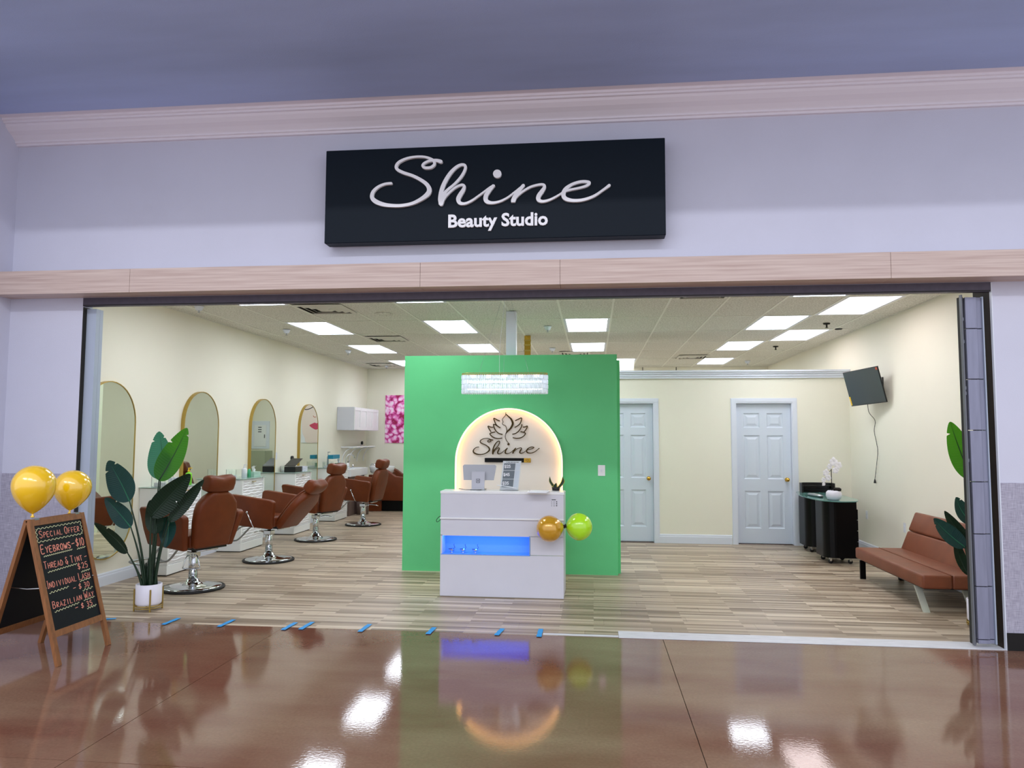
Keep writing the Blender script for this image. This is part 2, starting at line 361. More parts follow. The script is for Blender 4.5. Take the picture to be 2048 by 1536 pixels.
def smooth_pts(p, n=6, closed=False):
    out = []; m = len(p)
    rng = range(m) if closed else range(m-1)
    for i in rng:
        if closed: p0, p1, p2, p3 = p[i-1], p[i], p[(i+1) % m], p[(i+2) % m]
        else: p0, p1, p2, p3 = p[max(i-1, 0)], p[i], p[i+1], p[min(i+2, m-1)]
        for k in range(n):
            t = k/n
            out.append(tuple(.5*((2*b)+(-a+c)*t+(2*a-5*b+4*c-d)*t*t+(-a+3*b-3*c+d)*t**3) for a, b, c, d in zip(p0, p1, p2, p3)))
    if not closed: out.append(tuple(p[-1]))
    return out
def tag(o, label=None, cat=None, group=None, kind=None):
    if label: o['label'] = label
    if cat: o['category'] = cat
    if group: o['group'] = group
    if kind: o['kind'] = kind
    return o
def thing(name, label, cat, loc=(0, 0, 0), rz=0, group=None):
    o = bpy.data.objects.new(name, None); COL.objects.link(o); o.location = loc; o.rotation_euler = (0, 0, rz); o.empty_display_size = .1
    return tag(o, label, cat, group)
def struct(name, mb, m, parent=None, label=None):
    o = mb.build(name, m, parent)
    if parent is None: o['kind'] = 'structure'
    if label: o['label'] = label
    return o
def sempty(name, label=None):
    o = bpy.data.objects.new(name, None); COL.objects.link(o); o['kind'] = 'structure'
    if label: o['label'] = label
    return o
def dup(root, loc, rz, label, group=None):
    r = root.copy(); COL.objects.link(r); r.location = loc; r.rotation_euler = (0, 0, rz); r['label'] = label
    if group: r['group'] = group
    for ch in list(root.children):
        c = ch.copy(); COL.objects.link(c); c.parent = r
        for g in list(ch.children):
            d = g.copy(); COL.objects.link(d); d.parent = c
    return r

# ================================================================== SETTING
XL, XR, YB, ZC, YP = -4.95, 3.64, 10.12, 3.012, 5.24
GX, GY, T = 1.4502, 3.461, .6096
# ---- mall floor slabs (saw-cut joints)
fl = sempty('floor_mall', 'polished brown concrete floor outside the salon')
xs = [-8.5, -5.44, -2.46, .52, 3.5, 8.0]; ys = [-11, -8.4, -5.45, -2.48, -.004]
for i in range(len(xs)-1):
    for j in range(len(ys)-1):
        MB().box(xs[i]+.002, xs[i+1]-.002, ys[j]+.002, ys[j+1]-.002, -.06, 0).build('slab', M['mall_floor'], fl)
MB().box(-8.5, 8, -11, .0, -.07, -.012).build('joint_bed', M['rust_dark'], fl)
# ---- salon floor planks
sf = struct('floor', MB().box(XL-.05, XR+.05, 0.0, YB, -.06, -.004), M['grey_wood'], None, 'pale multi-strip wood floor of the salon')
PW, PL = .1825, 1.22
rows = int((YB)/PW)+1; pl_list = []
for r in range(rows):
    y0 = .004+r*PW; y1 = min(y0+PW, YB)
    if y1-y0 < .02: continue
    off = (r*.437) % 1.0*PL; x = XL-off
    while x < XR:
        a, b = max(x, XL), min(x+PL, XR)
        if b-a > .02: pl_list.append((a, b, y0, y1))
        x += PL
rest = MB()
for k, (a, b, y0, y1) in enumerate(pl_list):
    h = random.uniform(-.0004, .0004)
    if k < 300:
        MB().box(a+.0007, b-.0007, y0+.0007, y1-.0007, -.004, .0+h).build('plank', M['plank'], sf, fixn=False)
    else: rest.box(a+.0007, b-.0007, y0+.0007, y1-.0007, -.004, .0+h)
o = rest.build('far_plank', M['plank'], sf, fixn=False); o['kind'] = 'stuff'
# ---- threshold strip
tag(MB().box(.19, 2.955, -.008, .185, .0006, .005, bev=.001).build('threshold_plate', M['threshold']), 'wide white threshold strip at the right of the entrance floor line', 'threshold')
tag(MB().box(-.39, .188, .012, .055, .0006, .004).build('threshold_plate', M['threshold']), 'narrow white threshold strip ending beside the rightmost blue tape', 'threshold')
# ---- walls
struct('wall_left', MB().box(XL-.12, XL, 0.125, YB+.12, 0, ZC+.1), M['cream'], None, 'cream salon wall carrying the mirrors')
struct('wall_right', MB().box(XR, XR+.12, 0.27, YB+.12, 0, ZC+.1), M['cream'], None, 'cream salon wall behind the sofa')
struct('wall_back', MB().box(XL, XR, YB, YB+.12, 0, ZC+.1), M['cream'], None, 'cream back wall of the salon')
# partition with two door openings
D = [(.13, .875), (2.07, 2.835)]  # door leaf x ranges
DH = 2.02
p = MB()
px = [-2.05, D[0][0]-.01, D[0][1]+.01, D[1][0]-.01, D[1][1]+.01, XR]
for a, b in ((0, 1), (2, 3), (4, 5)): p.box(px[a], px[b], YP, YP+.12, 0, 2.40)
for d in D: p.box(d[0]-.01, d[1]+.01, YP, YP+.12, DH, 2.40)
p.box(-2.05, XR, YP, YP+.12, 2.40, 2.50)
struct('wall_partition', p, M['cream'], None, 'cream partition wall with two white doors')
struct('wall_partition_side', MB().box(-2.05, -1.93, YP+.12, YB, 0, 2.5), M['cream'], None, 'cream side wall of the back rooms')
struct('wall_stub', MB().box(.35, .79, YP+3.3, YP+3.42, 2.2, ZC), M['cream'], None, 'cream wall section rising to the ceiling above the partition')
bs = MB()
for x in (1.05, 1.75): bs.box(x, x+.012, YB-.012, YB, 2.3, ZC)
struct('trim_1', bs, M['vent_dark'], None, 'thin dark joints on the back wall above the partition')
# cornice on the partition (stepped)
cn = MB()
for (d, z0, z1) in ((.035, 2.385, 2.415), (.05, 2.415, 2.45), (.07, 2.45, 2.475), (.09, 2.475, 2.50)):
    cn.box(-2.05-d, XR, YP-d, YP+.12+d*.3, z0, z1)
struct('trim_2', cn, M['white_trim'], None, 'white stepped cornice on top of the partition')
# baseboards (profiled)
def baseboard(name, p0, p1, nrm, label):
    mb = MB(); prof = [(0, 0), (.016, 0), (.016, .095), (.012, .105), (.012, .118), (.006, .13), (0, .13)]
    x0, y0 = p0; x1, y1 = p1; nx, ny = nrm; n = len(prof)
    vs = [(x0+nx*a, y0+ny*a, z) for a, z in prof]+[(x1+nx*a, y1+ny*a, z) for a, z in prof]
    mb.add(vs, [tuple(range(n)), tuple(range(n, 2*n))]+[(i, (i+1) % n, n+(i+1) % n, n+i) for i in range(n)])
    struct(name, mb, M['white_trim'], None, label)
baseboard('baseboard_left', (XL, .0), (XL, YB), (1, 0), 'white baseboard below the mirrors')
baseboard('baseboard_right', (XR, .0), (XR, YP), (-1, 0), 'white baseboard behind the sofa')
baseboard('baseboard_partition', (D[0][1]+.075, YP), (D[1][0]-.09, YP), (0, -1), 'white baseboard between the two doors')
baseboard('baseboard_partition_right', (D[1][1]+.075, YP), (XR, YP), (0, -1), 'white baseboard right of the right door')
baseboard('baseboard_back', (XL, YB), (-2.05, YB), (0, -1), 'white baseboard of the back wall')
# doors
def door(name, x0, x1, label):
    d = sempty(name, label)
    mb = MB(); y0, y1 = YP+.055, YP+.095; z0, z1 = .012, DH-.005; W = x1-x0
    st = .105*W/.765; mid = .10
    cw = (W-2*st-mid)/2
    zz = [(.225, .76), (.93, 1.56), (1.67, 1.88)]
    mb.box(x0, x0+st, y0, y1, z0, z1); mb.box(x1-st, x1, y0, y1, z0, z1); mb.box(x0+st+cw, x0+st+cw+mid, y0, y1, z0, z1)
    zs = [z0]+[v for pz in zz for v in pz]+[z1]
    for q in range(0, len(zs), 2):
        for xa in (x0+st, x0+st+cw+mid): mb.box(xa, xa+cw, y0, y1, zs[q], zs[q+1])
    mb.build('door_leaf', M['door'], d)
    for xa in (x0+st, x0+st+cw+mid):
        for (a, b) in zz:
            m2 = MB(); B = .028; C2 = .06
            def rg(i, yy): return [(xa+i, yy, a+i), (xa+cw-i, yy, a+i), (xa+cw-i, yy, b-i), (xa+i, yy, b-i)]
            v = rg(0, y0+.001)+rg(.014, y0+.014)+rg(B, y0+.014)+rg(C2, y0+.003)
            f = []
            for lv in range(3):
                for k in range(4): f.append((lv*4+k, lv*4+(k+1) % 4, lv*4+4+(k+1) % 4, lv*4+4+k))
            f.append((12, 13, 14, 15)); m2.add(v, f); m2.build('door_panel', M['door'], d, fixn=False)
    kn = MB().lathe([(.0, 0), (.03, 0), (.03, .006), (.012, .012), (.011, .03), (.024, .04), (.029, .055), (.024, .07), (0, .076)], 20, mtx=Matrix.Translation((x1-.065, y0, .925)) @ Matrix.Rotation(PI/2, 4, 'X'))
    kn.build('door_knob', M['brass'], d)
    fr = MB(); cw2 = .072
    for (s, e) in ((x0-.01-cw2, x0-.005), (x1+.005, x1+.01+cw2)):
        fr.box(s, e, YP-.014, YP, 0, DH+.0015); fr.box(s+.012, e-.02, YP-.021, YP-.014, 0, DH+.021)
    fr.box(x0-.01-cw2, x1+.01+cw2, YP-.014, YP, DH+.002, DH+.075); fr.box(x0-.01-cw2+.012, x1+.01+cw2-.012, YP-.021, YP-.014, DH+.022, DH+.063)
    fr.box(x0-.01, x0-.002, YP, YP+.12, 0, DH+.002); fr.box(x1+.002, x1+.01, YP, YP+.12, 0, DH+.002); fr.box(x0-.01, x1+.01, YP, YP+.12, DH-.003, DH+.004)
    fr.box(x0, x1, YP+.0951, YP+.12, 0, DH)
    fr.build('door_frame', M['white_trim'], d)
    MB().box(x0, x1, YP+.0, YP+.1, -.003, .006).build('door_sill', M['grey_wood'], d)
door('door_1', *D[0], 'white six-panel door half hidden behind the green wall')
door('door_2', *D[1], 'white six-panel door beside the black table')

# ---- green feature wall
gw = MB().box(-2.17, .272, 2.587, 2.70, 0, 2.457)
gwo = struct('wall_green', gw, M['green'], None, 'bright green freestanding feature wall behind the reception desk')
MB().box(-2.10, .305, 2.70, 2.82, 0, 2.40).build('rear_panel', M['green'], gwo)
# ---- white column
struct('column', MB().box(-1.016, -.898, 2.83, 2.95, 0, ZC-.005, bev=.004), M['white_trim'], None, 'slim white square column rising behind the green wall to the ceiling')
# ---- ceiling
cl = struct('ceiling', MB().box(XL-.1, XR+.1, .12, YB+.1, ZC+.05, ZC+.12), M['tile'], None, 'suspended ceiling of speckled tiles')
LIGHTS = {(-9, -2), (-9, 0), (-9, 2), (-9, 4), (-6, -2), (-6, 0), (-6, 2), (-3, 0), (-3, 2), (-2, 4), (1, -2), (1, 0), (1, 2), (1, 4), (2, -1), (2, 1)}
me_cache = {}
def tile(x0, x1, y0, y1):
    k = (round(x1-x0, 3), round(y1-y0, 3))
    if k not in me_cache:
        o = MB().box(0, x1-x0, 0, y1-y0, 0, .015, bev=.003).build('ceiling_tile', M['tile'], cl); me_cache[k] = o.data
    else:
        o = bpy.data.objects.new('ceiling_tile', me_cache[k]); COL.objects.link(o); o.parent = cl
    o.location = (x0, y0, ZC+.004)
i0, i1 = -11, 3; j0, j1 = -3, 5
for i in range(i0, i1+1):
    for j in range(j0, j1+1):
        if (i, j) in LIGHTS: continue
        x0, x1 = max(GX+i*T, XL), min(GX+(i+1)*T, XR); y0, y1 = max(GY+j*2*T, .14), min(GY+(j+1)*2*T, YB)
        if x1-x0 < .03 or y1-y0 < .03: continue
        tile(x0+.004, x1-.004, y0+.004, y1-.004)
for i in range(i0+1, i1+1):
    x = GX+i*T; mb = MB().box(x-.012, x+.012, .14, YB, ZC-.001, ZC+.003).box(x-.002, x+.002, .14, YB, ZC+.003, ZC+.04); mb.build('main_tee', M['tee'], cl)
for j in range(j0+1, j1+1):
    y = GY+j*2*T; mb = MB()
    mb.box(XL, XR, y-.010, y+.010, ZC-.0005, ZC+.0033).build('cross_tee', M['tee'], cl)
MB().box(XL, XL+.02, .14, YB, ZC-.001, ZC+.003).build('wall_angle', M['tee'], cl)
MB().box(XR-.02, XR, .14, YB, ZC-.001, ZC+.003).build('wall_angle', M['tee'], cl)
MB().box(XL, XR, .12, .16, ZC-.001, ZC+.003).build('wall_angle', M['tee'], cl)
MB().box(XL, XR, YB-.02, YB, ZC-.001, ZC+.003).build('wall_angle', M['tee'], cl)
LBL = {(-9, -2): 'ceiling light nearest the entrance over the mirrors', (-9, 0): 'large lit ceiling panel over the second mirror', (-9, 2): 'lit ceiling panel over the third and fourth chairs', (-9, 4): 'farthest lit panel of the left row beside the green wall edge',
 (-6, -2): 'sliver of lit ceiling panel cut off by the entrance header left of centre', (-6, 0): 'lit ceiling panel left of the white column, nearer one', (-6, 2): 'lit ceiling panel just above the green wall left of the column', (-6, 4): 'lit ceiling panel hidden low behind the green wall left part',
 (-3, -2): 'lit ceiling panel above the reception desk near the header', (-3, 0): 'lit ceiling panel right of the white column, nearer one', (-3, 2): 'lit ceiling panel just above the green wall right of the column', (-2, 4): 'lit ceiling panel at the right edge of the green wall top',
 (1, -2): 'sliver of lit ceiling panel cut off by the entrance header on the right', (1, 0): 'large lit ceiling panel in front of the right door', (1, 2): 'middle lit ceiling panel above the right door', (1, 4): 'farthest lit ceiling panel beyond the partition on the right',
 (2, -1): 'pinkish lit ceiling panel nearest the right wall and header', (2, 1): 'lit ceiling panel farther along the right wall above the screen'}
lt0 = None
for (i, j) in sorted(LIGHTS):
    loc = (GX+(i+.5)*T, GY+(j+.5)*2*T, ZC)
    if lt0 is None:
        lt0 = thing('ceiling_light', LBL[(i, j)], 'ceiling light', loc, 0, 'lit ceiling panels')
        f = MB(); a, b = .295, .60; c, d = .262, .566
        f.box(-a, a, -b, -d, -.002, .012).box(-a, a, d, b, -.002, .012).box(-a, -c, -d, d, -.002, .012).box(c, a, -d, d, -.002, .012)
        f.build('frame', M['white_trim'], lt0)
        MB().box(-c, c, -d, d, .006, .012).build('diffuser', M['lens'], lt0)
        MB().box(-c, c, -d, d, .013, .05).build('housing', M['steel'], lt0)
    else:
        q_ = dup(lt0, loc, 0, LBL[(i, j)])
        if i == 2:      # the two panels along the right wall are dimmed to keep that wall from blowing out
            for c_ in q_.children:
                if c_.name.startswith('diffuser'): c_.data = c_.data.copy(); c_.data.materials[0] = M['lens_pink']
# vents
def vent(x, y, label, w=.27):
    t = thing('ceiling_vent', label, 'air vent', (x, y, ZC-.004), 0, 'ceiling air vents')
    MB().box(-w, w, -w, w, -.002, 0).build('backing', M['vent_dark'], t)
    for k, s in enumerate((1.0, .78, .56, .34)):
        r = w*s; q = r-.042; z = -.018-.006*k*.4
        mb = MB(); v = [(sx*r, sy*r, -.004) for sx, sy in ((-1, -1), (1, -1), (1, 1), (-1, 1))]+[(sx*q, sy*q, z) for sx, sy in ((-1, -1), (1, -1), (1, 1), (-1, 1))]+[(sx*q, sy*q, z+.003) for sx, sy in ((-1, -1), (1, -1), (1, 1), (-1, 1))]
        mb.add(v, [(e, (e+1) % 4, 4+(e+1) % 4, 4+e) for e in range(4)]+[(4+e, 4+(e+1) % 4, 8+(e+1) % 4, 8+e) for e in range(4)]); mb.build('louver', M['ceiling_vent'], t, fixn=False)
    MB().box(-w*.2, w*.2, -w*.2, w*.2, -.022, -.018).build('core', M['ceiling_vent'], t)
vent(-3.107, 2.486, 'dusty square ceiling vent nearest the entrance, left side', .29)
vent(-3.104, 5.144, 'dark square ceiling vent over the third chair')
vent(-4.33, 9.13, 'flat far ceiling vent near the back wall left corner')
vent(1.826, 8.05, 'dark ceiling vent above the right partition')
vent(-.309, 7.32, 'dark ceiling vent just above the green wall top right of column')
vent(1.15, 1.9, 'pale ceiling vent partly behind the entrance header on the right')
def sprinkler(x, y, kind, label):
    t = thing('fire_sprinkler', label, 'sprinkler', (x, y, ZC-.002), 0, 'ceiling sprinklers')
    if kind == 'w':
        MB().lathe([(.055, 0), (.05, -.012), (.034, -.045), (.03, -.05), (0, -.05)], 20).build('cup', M['white_trim'], t)
        MB().lathe([(.008, -.05), (.008, -.075), (.022, -.077), (.022, -.08), (0, -.082)], 12).build('head', M['chrome'], t)
    else:
        MB().lathe([(.045, 0), (.04, -.01), (.012, -.012), (.01, -.05), (.02, -.052), (.02, -.056), (0, -.058)], 14).build('head', M['vent_dark'], t)
sprinkler(-4.26, 4.10, 'w', 'white cup sprinkler over the second mirror')
sprinkler(-4.21, 6.6, 'w', 'white sprinkler over the fourth mirror')
sprinkler(-4.26, 9.2, 'w', 'white sprinkler near the far left corner')
sprinkler(-.6, 4.1, 'w', 'white cup sprinkler right of the white column, nearer one')
sprinkler(-.67, 6.55, 'w', 'white sprinkler just above the green wall')
sprinkler(2.98, 8.9, 'w', 'white sprinkler above the right end of the partition')
sprinkler(3.03, 4.15, 'd', 'dark sprinkler head near the lit panel by the right wall')
sprinkler(2.965, 6.6, 'd', 'dark sprinkler head above the partition on the right')
sprinkler(-4.5, 2.2, 'w', 'small sprinkler tucked behind the header at left')
tag(MB().lathe([(.11, 0), (.11, -.006), (.1, -.012), (.085, -.012), (.08, -.007), (0, -.007)], 28).build('ceiling_plate', M['tile'], None, (-2.53, 2.926, ZC+.002)), 'round flat cover plate in the ceiling tile beside the vent', 'cover plate')
tag(MB().lathe([(.05, 0), (.045, -.01), (0, -.01)], 20).build('ceiling_plate', M['vent_dark'], None, (3.344, 4.676, ZC+.002)), 'small dark disc on the ceiling by the right wall', 'cover plate')
# gold pipe behind the green wall
gp = thing('gold_post', 'mottled gold post hanging from the ceiling right of the white column', 'post', (-.95, 5.0, 0))
MB().box(-.045, .045, -.02, .02, 2.66, ZC-.002).build('shaft', M['brass'], gp)
for z in (2.7, 2.78, 2.86, 2.93): MB().box(-.05, .05, -.024, .024, z, z+.02).build('ring', M['gold'], gp)

# ================================================================== MALL FRONT
WT = 4.22
mw = MB()
mw.box(XL-.03, 5.2, 0.0, .12, 2.66, WT)            # above the opening
struct('wall_front', mw, M['mall_wall'], None, 'pale lilac mall wall above the entrance')
def pillar(name, x0, x1, label):
    p = struct(name, MB().box(x0, x1, 0.0, .12, 1.2, 2.66), M['mall_wall'], None, label)
    MB().box(x0, x1, -.004, .12, .125, 1.2).build('wallcovering', M['linen'], p)
    MB().box(x0-.0, x1, -.012, .12, 0, .125).build('kick_board', M['black_panelbase'], p)
    return p
pillar('wall_front_left', XL-.03, -4.31, 'mall pillar left of the entrance with grey linen lower part')
pr = pillar('wall_front_right', 2.962, 5.2, 'mall pillar right of the entrance with grey linen lower part')
MB().box(2.954, 2.962, -.006, .02, 0, 2.68).build('corner_bead', M['white_trim'], pr)
MB().box(2.954, 2.9615, .021, .262, 0, 2.66).build('pocket_lining', M['rust_dark'], pr)
rl = struct('wall_return', MB().box(XL-.15, XL-.03, -1.6, 0.0, 0, WT+.2), M['mall_wall'], None, 'mall wall returning toward the viewer at far left')
# crown moulding
prof = [(0, 4.03), (-.028, 4.03), (-.03, 4.048), (-.045, 4.052), (-.047, 4.066), (-.055, 4.075), (-.085, 4.10), (-.125, 4.122), (-.155, 4.15), (-.165, 4.168), (-.185, 4.172), (-.187, 4.188), (-.2, 4.192), (-.2, 4.215), (0, 4.215)]
cm = MB(); n = len(prof)
cm.add([(XL-.03, y, z) for y, z in prof]+[(5.2, y, z) for y, z in prof], [tuple(range(n)), tuple(range(n, 2*n))]+[(i, (i+1) % n, n+(i+1) % n, n+i) for i in range(n)])
struct('trim_3', cm, M['crown'], None, 'cream crown moulding above the shop sign')
struct('trim_4', MB().box(XL-.03, 5.2, -.275, 0.0, 4.212, 4.23), M['crown'], None, 'flat cream band between crown moulding and blue soffit')
struct('ceiling_soffit', MB().box(XL-3.5, 5.2, -1.95, -.275, 4.205, 4.6), M['soffit'], None, 'dusty blue soffit across the top')
# wood beam in panels
bx = [-8.5, -3.765, -1.341, -.246, 2.175, 5.2]
bm_ = sempty('beam', 'pale pinkish wood laminate beam over the entrance')
for k in range(len(bx)-1):
    MB().box(bx[k]+.001 if k else XL-.03, bx[k+1]-.001, -.2, -.001, 2.69, 2.885, bev=.0015).build('beam_panel', M['beam'], bm_)
MB().box(XL-.02, 5.1, -.196, -.001, 2.694, 2.88).build('beam_core', M['rust_dark'], bm_)
# header track
hd = struct('door_header', MB().box(-4.31, 2.955, -.003, .05, 2.618, 2.688), M['header'], None, 'dark grey metal header track under the beam')
MB().box(-4.31, 2.955, .051, .134, 2.66, 3.1).build('header_back', M['cream'], hd)
MB().box(-4.305, 2.95, -.006, -.003, 2.622, 2.628).build('track_lip', M['vent_dark'], hd)
# left jamb + right track
jb = struct('door_jamb_left', MB().box(-4.309, -4.215, .09, .13, 0, 2.6), M['jamb_blue'], None, 'blue grey metal jamb at the left of the entrance')
MB().box(-4.309, -4.302, .0, .088, 0, 2.61).build('dark_channel', M['vent_dark'], jb)
MB().box(-4.301, -4.215, .04, .088, 0, 2.60).build('jamb_strip', M['jamb_blue'], jb)
tk = sempty('door_jamb_right', 'grey metal shutter track with stacked segments at the right of the entrance')
zs = [.03]+[.0615+.3805*k for k in range(7)]+[2.585]
for a, b in zip(zs, zs[1:]):
    MB().box(2.785, 2.865, .03, .11, a+.003, b-.003, bev=.0015).build('track_segment', M['grey_pvc'], tk)
    MB().box(2.868, 2.905, .045, .10, a+.003, b-.003, bev=.0015).build('track_segment', M['grey_pvc'], tk)
MB().box(2.752, 2.762, .02, .05, .02, 2.6).build('outer_flange', mat('flange_grey', '#6a6e76', .45), tk)
MB().box(2.763, 2.784, .06, .11, .02, 2.59).build('slot', M['vent_dark'], tk)
MB().box(2.86, 2.869, .05, .10, .03, 2.585).build('groove', M['header'], tk)
MB().box(2.906, 2.914, .03, .11, .03, 2.585).build('rear_flange', M['jamb_blue'], tk)
MB().box(2.916, 2.954, .20, .26, 0, 2.6).build('pocket_back', M['rust_dark'], tk)
for z in (.5, 1.04, 1.6, 2.15): MB().box(2.914, 2.955, .19, .199, z-.012, z+.012).build('pocket_clip', M['vent_dark'], tk)
for z in (2.42, 2.25, 1.9, 1.86, 1.36): MB().box(2.757, 2.782, .05, .06, z-.012, z+.012).build('slot_clip', M['steel'], tk)
struct('wall_pocket', MB().box(2.963, XR+.12, .121, .262, 0, ZC+.1), M['cream'], None, 'wall thickness behind the right pillar')
struct('wall_pocket_left', MB().box(XL, -4.31, .12, .14, 0, ZC), M['cream'], None, 'inner face of the left pillar')
struct('wall_over_header', MB().box(-4.31, 3.7, .135, .15, 2.69, ZC+.1), M['cream'], None, 'inner face above the header')

# blue tape
for (x, y, l, a, lab) in [(-4.02, .04, .10, .35, 'blue tape piece beside the chalkboard foot'), (-3.44, .04, .13, 1.52, 'blue tape piece in front of the left plant pot'), (-2.965, .04, .14, 1.52, 'second blue tape piece right of the plant pot'), (-2.42, .01, .14, 1.52, 'left one of the close pair of blue tape pieces'), (-2.29, .04, .14, 1.52, 'right one of the close pair of blue tape pieces'), (-1.806, .03, .14, 1.52, 'blue tape piece midway between the pair and the desk'), (-1.266, .01, .12, 1.52, 'blue tape piece below the left part of the desk'), (-.73, .04, .12, 1.45, 'blue tape piece below the middle of the desk'), (-.415, .05, .14, 1.57, 'blue tape piece at the end of the narrow white strip')]:
    mb = MB(); n = 6; c, s = math.cos(a), math.sin(a); vs = []
    for k in range(n+1):
        t = (k/n-.5)*l*1.65; wv = .019+.002*math.sin(k*2.1); zz = .006+.002*abs(math.sin(k*1.7))
        for sd in (-1, 1): vs.append((t*c-sd*wv*s, t*s+sd*wv*c, zz))
    base = len(vs); vs += [(q[0], q[1], q[2]-.0015) for q in vs]
    fs = [(2*k, 2*k+2, 2*k+3, 2*k+1) for k in range(n)]+[(base+2*k, base+2*k+1, base+2*k+3, base+2*k+2) for k in range(n)]
    fs += [(2*k, base+2*k, base+2*k+2, 2*k+2) for k in range(n)]+[(2*k+1, 2*k+3, base+2*k+3, base+2*k+1) for k in range(n)]
    mb.add(vs, fs); tag(mb.build('tape_piece', M['tape'], None, (x, y, 0)), lab, 'tape', 'blue tape pieces on the threshold')

# ================================================================== SHOP SIGN
SHINE = [
 ([(428,305),(392,309),(352,326),(322,355),(316,388),(338,412),(382,429),(432,436),(490,436),(552,424),(606,398),(642,370),(653,344),(640,315),(606,288),(556,262),(500,243),(464,224),(457,204),(474,180),(516,160),(566,150),(616,150),(654,160),(678,176),(680,196),(660,213),(628,215),(612,204),(622,188),(654,174),(690,172),(718,179)],
  [8,8,9,11,13,15,13,11,10,10,12,15,15,13,11,10,10,10,10,9,8,7,7,8,9,9,9,9,8,8,8,10,12]),
 ([(722,428),(716,400),(724,350),(742,300),(772,250),(806,214),(838,198),(860,204),(858,230),(836,270),(798,312),(758,346),(736,376),(724,410),(722,426),(738,396),(766,364),(806,330),(840,316),(856,324),(850,346),(834,372),(822,398),(830,420),(858,425),(896,410),(936,382),(974,354),(1006,330),(1026,322)],
  [12,13,14,13,12,10,9,9,9,9,8,9,13,15,14,9,7,7,8,9,12,14,14,12,8,7,6,6,6,8]),
 ([(1022,322),(998,352),(980,382),(984,410),(1016,420),(1060,412),(1104,390),(1146,358),(1178,332),(1196,320)], [10,12,14,14,9,7,6,6,6,8]),
 ([(1194,320),(1170,350),(1148,382),(1136,412),(1152,388),(1186,358),(1232,330),(1280,316),(1308,316),(1314,330),(1300,354),(1282,380),(1280,402),(1302,412),(1340,404),(1384,382),(1424,356)], [10,12,14,14,8,7,7,7,8,10,13,14,13,9,7,6,6]),
 ([(1420,356),(1460,345),(1504,336),(1546,324),(1566,308),(1554,300),(1516,300),(1470,314),(1434,340),(1420,370),(1432,396),(1474,407),(1530,403),(1590,382),(1640,348),(1676,321)], [6,7,7,8,9,9,9,9,12,14,13,10,9,8,7,9]),
]
def shine(mb, fn, d0, d1, sx, sy, wk, ox=0, oy=0):
    for q_, (pts, wd) in enumerate(SHINE):
        d0 -= .0004
        P = smooth_pts([((x-ox)*sx, -(y-oy)*sy) for x, y in pts], 5)
        Wd = [v[0] for v in smooth_pts([(a,) for a in wd], 5)]
        mb.ribbon(P, fn, d0, d1, [a*wk for a in Wd], -.00002)
        mb.disc(P[0], Wd[0]*wk/2, fn, d0+.0003, d1, 10); mb.disc(P[-1], Wd[-1]*wk/2, fn, d0-.00002*len(P)+.0003, d1, 10)
    mb.disc(((1045-ox)*sx, -(252-oy)*sy), 24*sx, fn, d0, d1, 28)
sg = thing('shop_sign', 'black rectangular sign with white script letters above the entrance', 'sign', (-.79, 0, 3.45))
MB().box(-1.352, 1.352, -.15, -.03, -.382, .382, bev=.004).build('sign_box', M['sign_black'], sg)
for x in (-1.0, 1.0): MB().box(x-.03, x+.03, -.03, 0, -.2, .2).build('mounting_bar', M['steel'], sg)
S = 2.704/1955
mb = MB()
def shear(u, v, d): return (u-1.352, d, v+.382+u/2.704*(.085)-.0)
# sign face pixel grid: straighten the photographed slope (about 61 units over the width)
def sfn(u, v, d): return (u-1.352, d, v+.355 - (-u)*0.0 + (-(u/S)*.031*S*-1)*-1)
mb = MB(); shine(mb, sfn, -.172, -.15, S, S*1.0, S*1.75, 31, 124); mb.build('script_lettering', M['sign_white'], sg)
def text_obj(txt, size, m, parent, mtx, name='lettering', ext=.004, bold=0.0, align='CENTER', sx=1.0):
    cu = bpy.data.curves.new(name, 'FONT'); cu.body = txt; cu.size = size; cu.extrude = ext; cu.offset = bold; cu.align_x = align; cu.align_y = 'CENTER'; cu.resolution_u = 3
    tmp = bpy.data.objects.new(name, cu); COL.objects.link(tmp)
    dg = bpy.context.evaluated_depsgraph_get(); me = bpy.data.meshes.new_from_object(tmp.evaluated_get(dg)); bpy.data.objects.remove(tmp)
    me.materials.clear(); me.materials.append(m)
    o = bpy.data.objects.new(name, me); COL.objects.link(o); o.parent = parent
    me.transform(mtx @ Matrix.Diagonal((sx, 1, 1, 1))); me.update(); return o
FACE = Matrix.Rotation(PI/2, 4, 'X')      # text upright, facing -y
text_obj('Beauty Studio', .142, M['sign_white'], sg, Matrix.Translation((0.052, -.158, -.238)) @ FACE, 'lettering', .008, .004, sx=1.0)

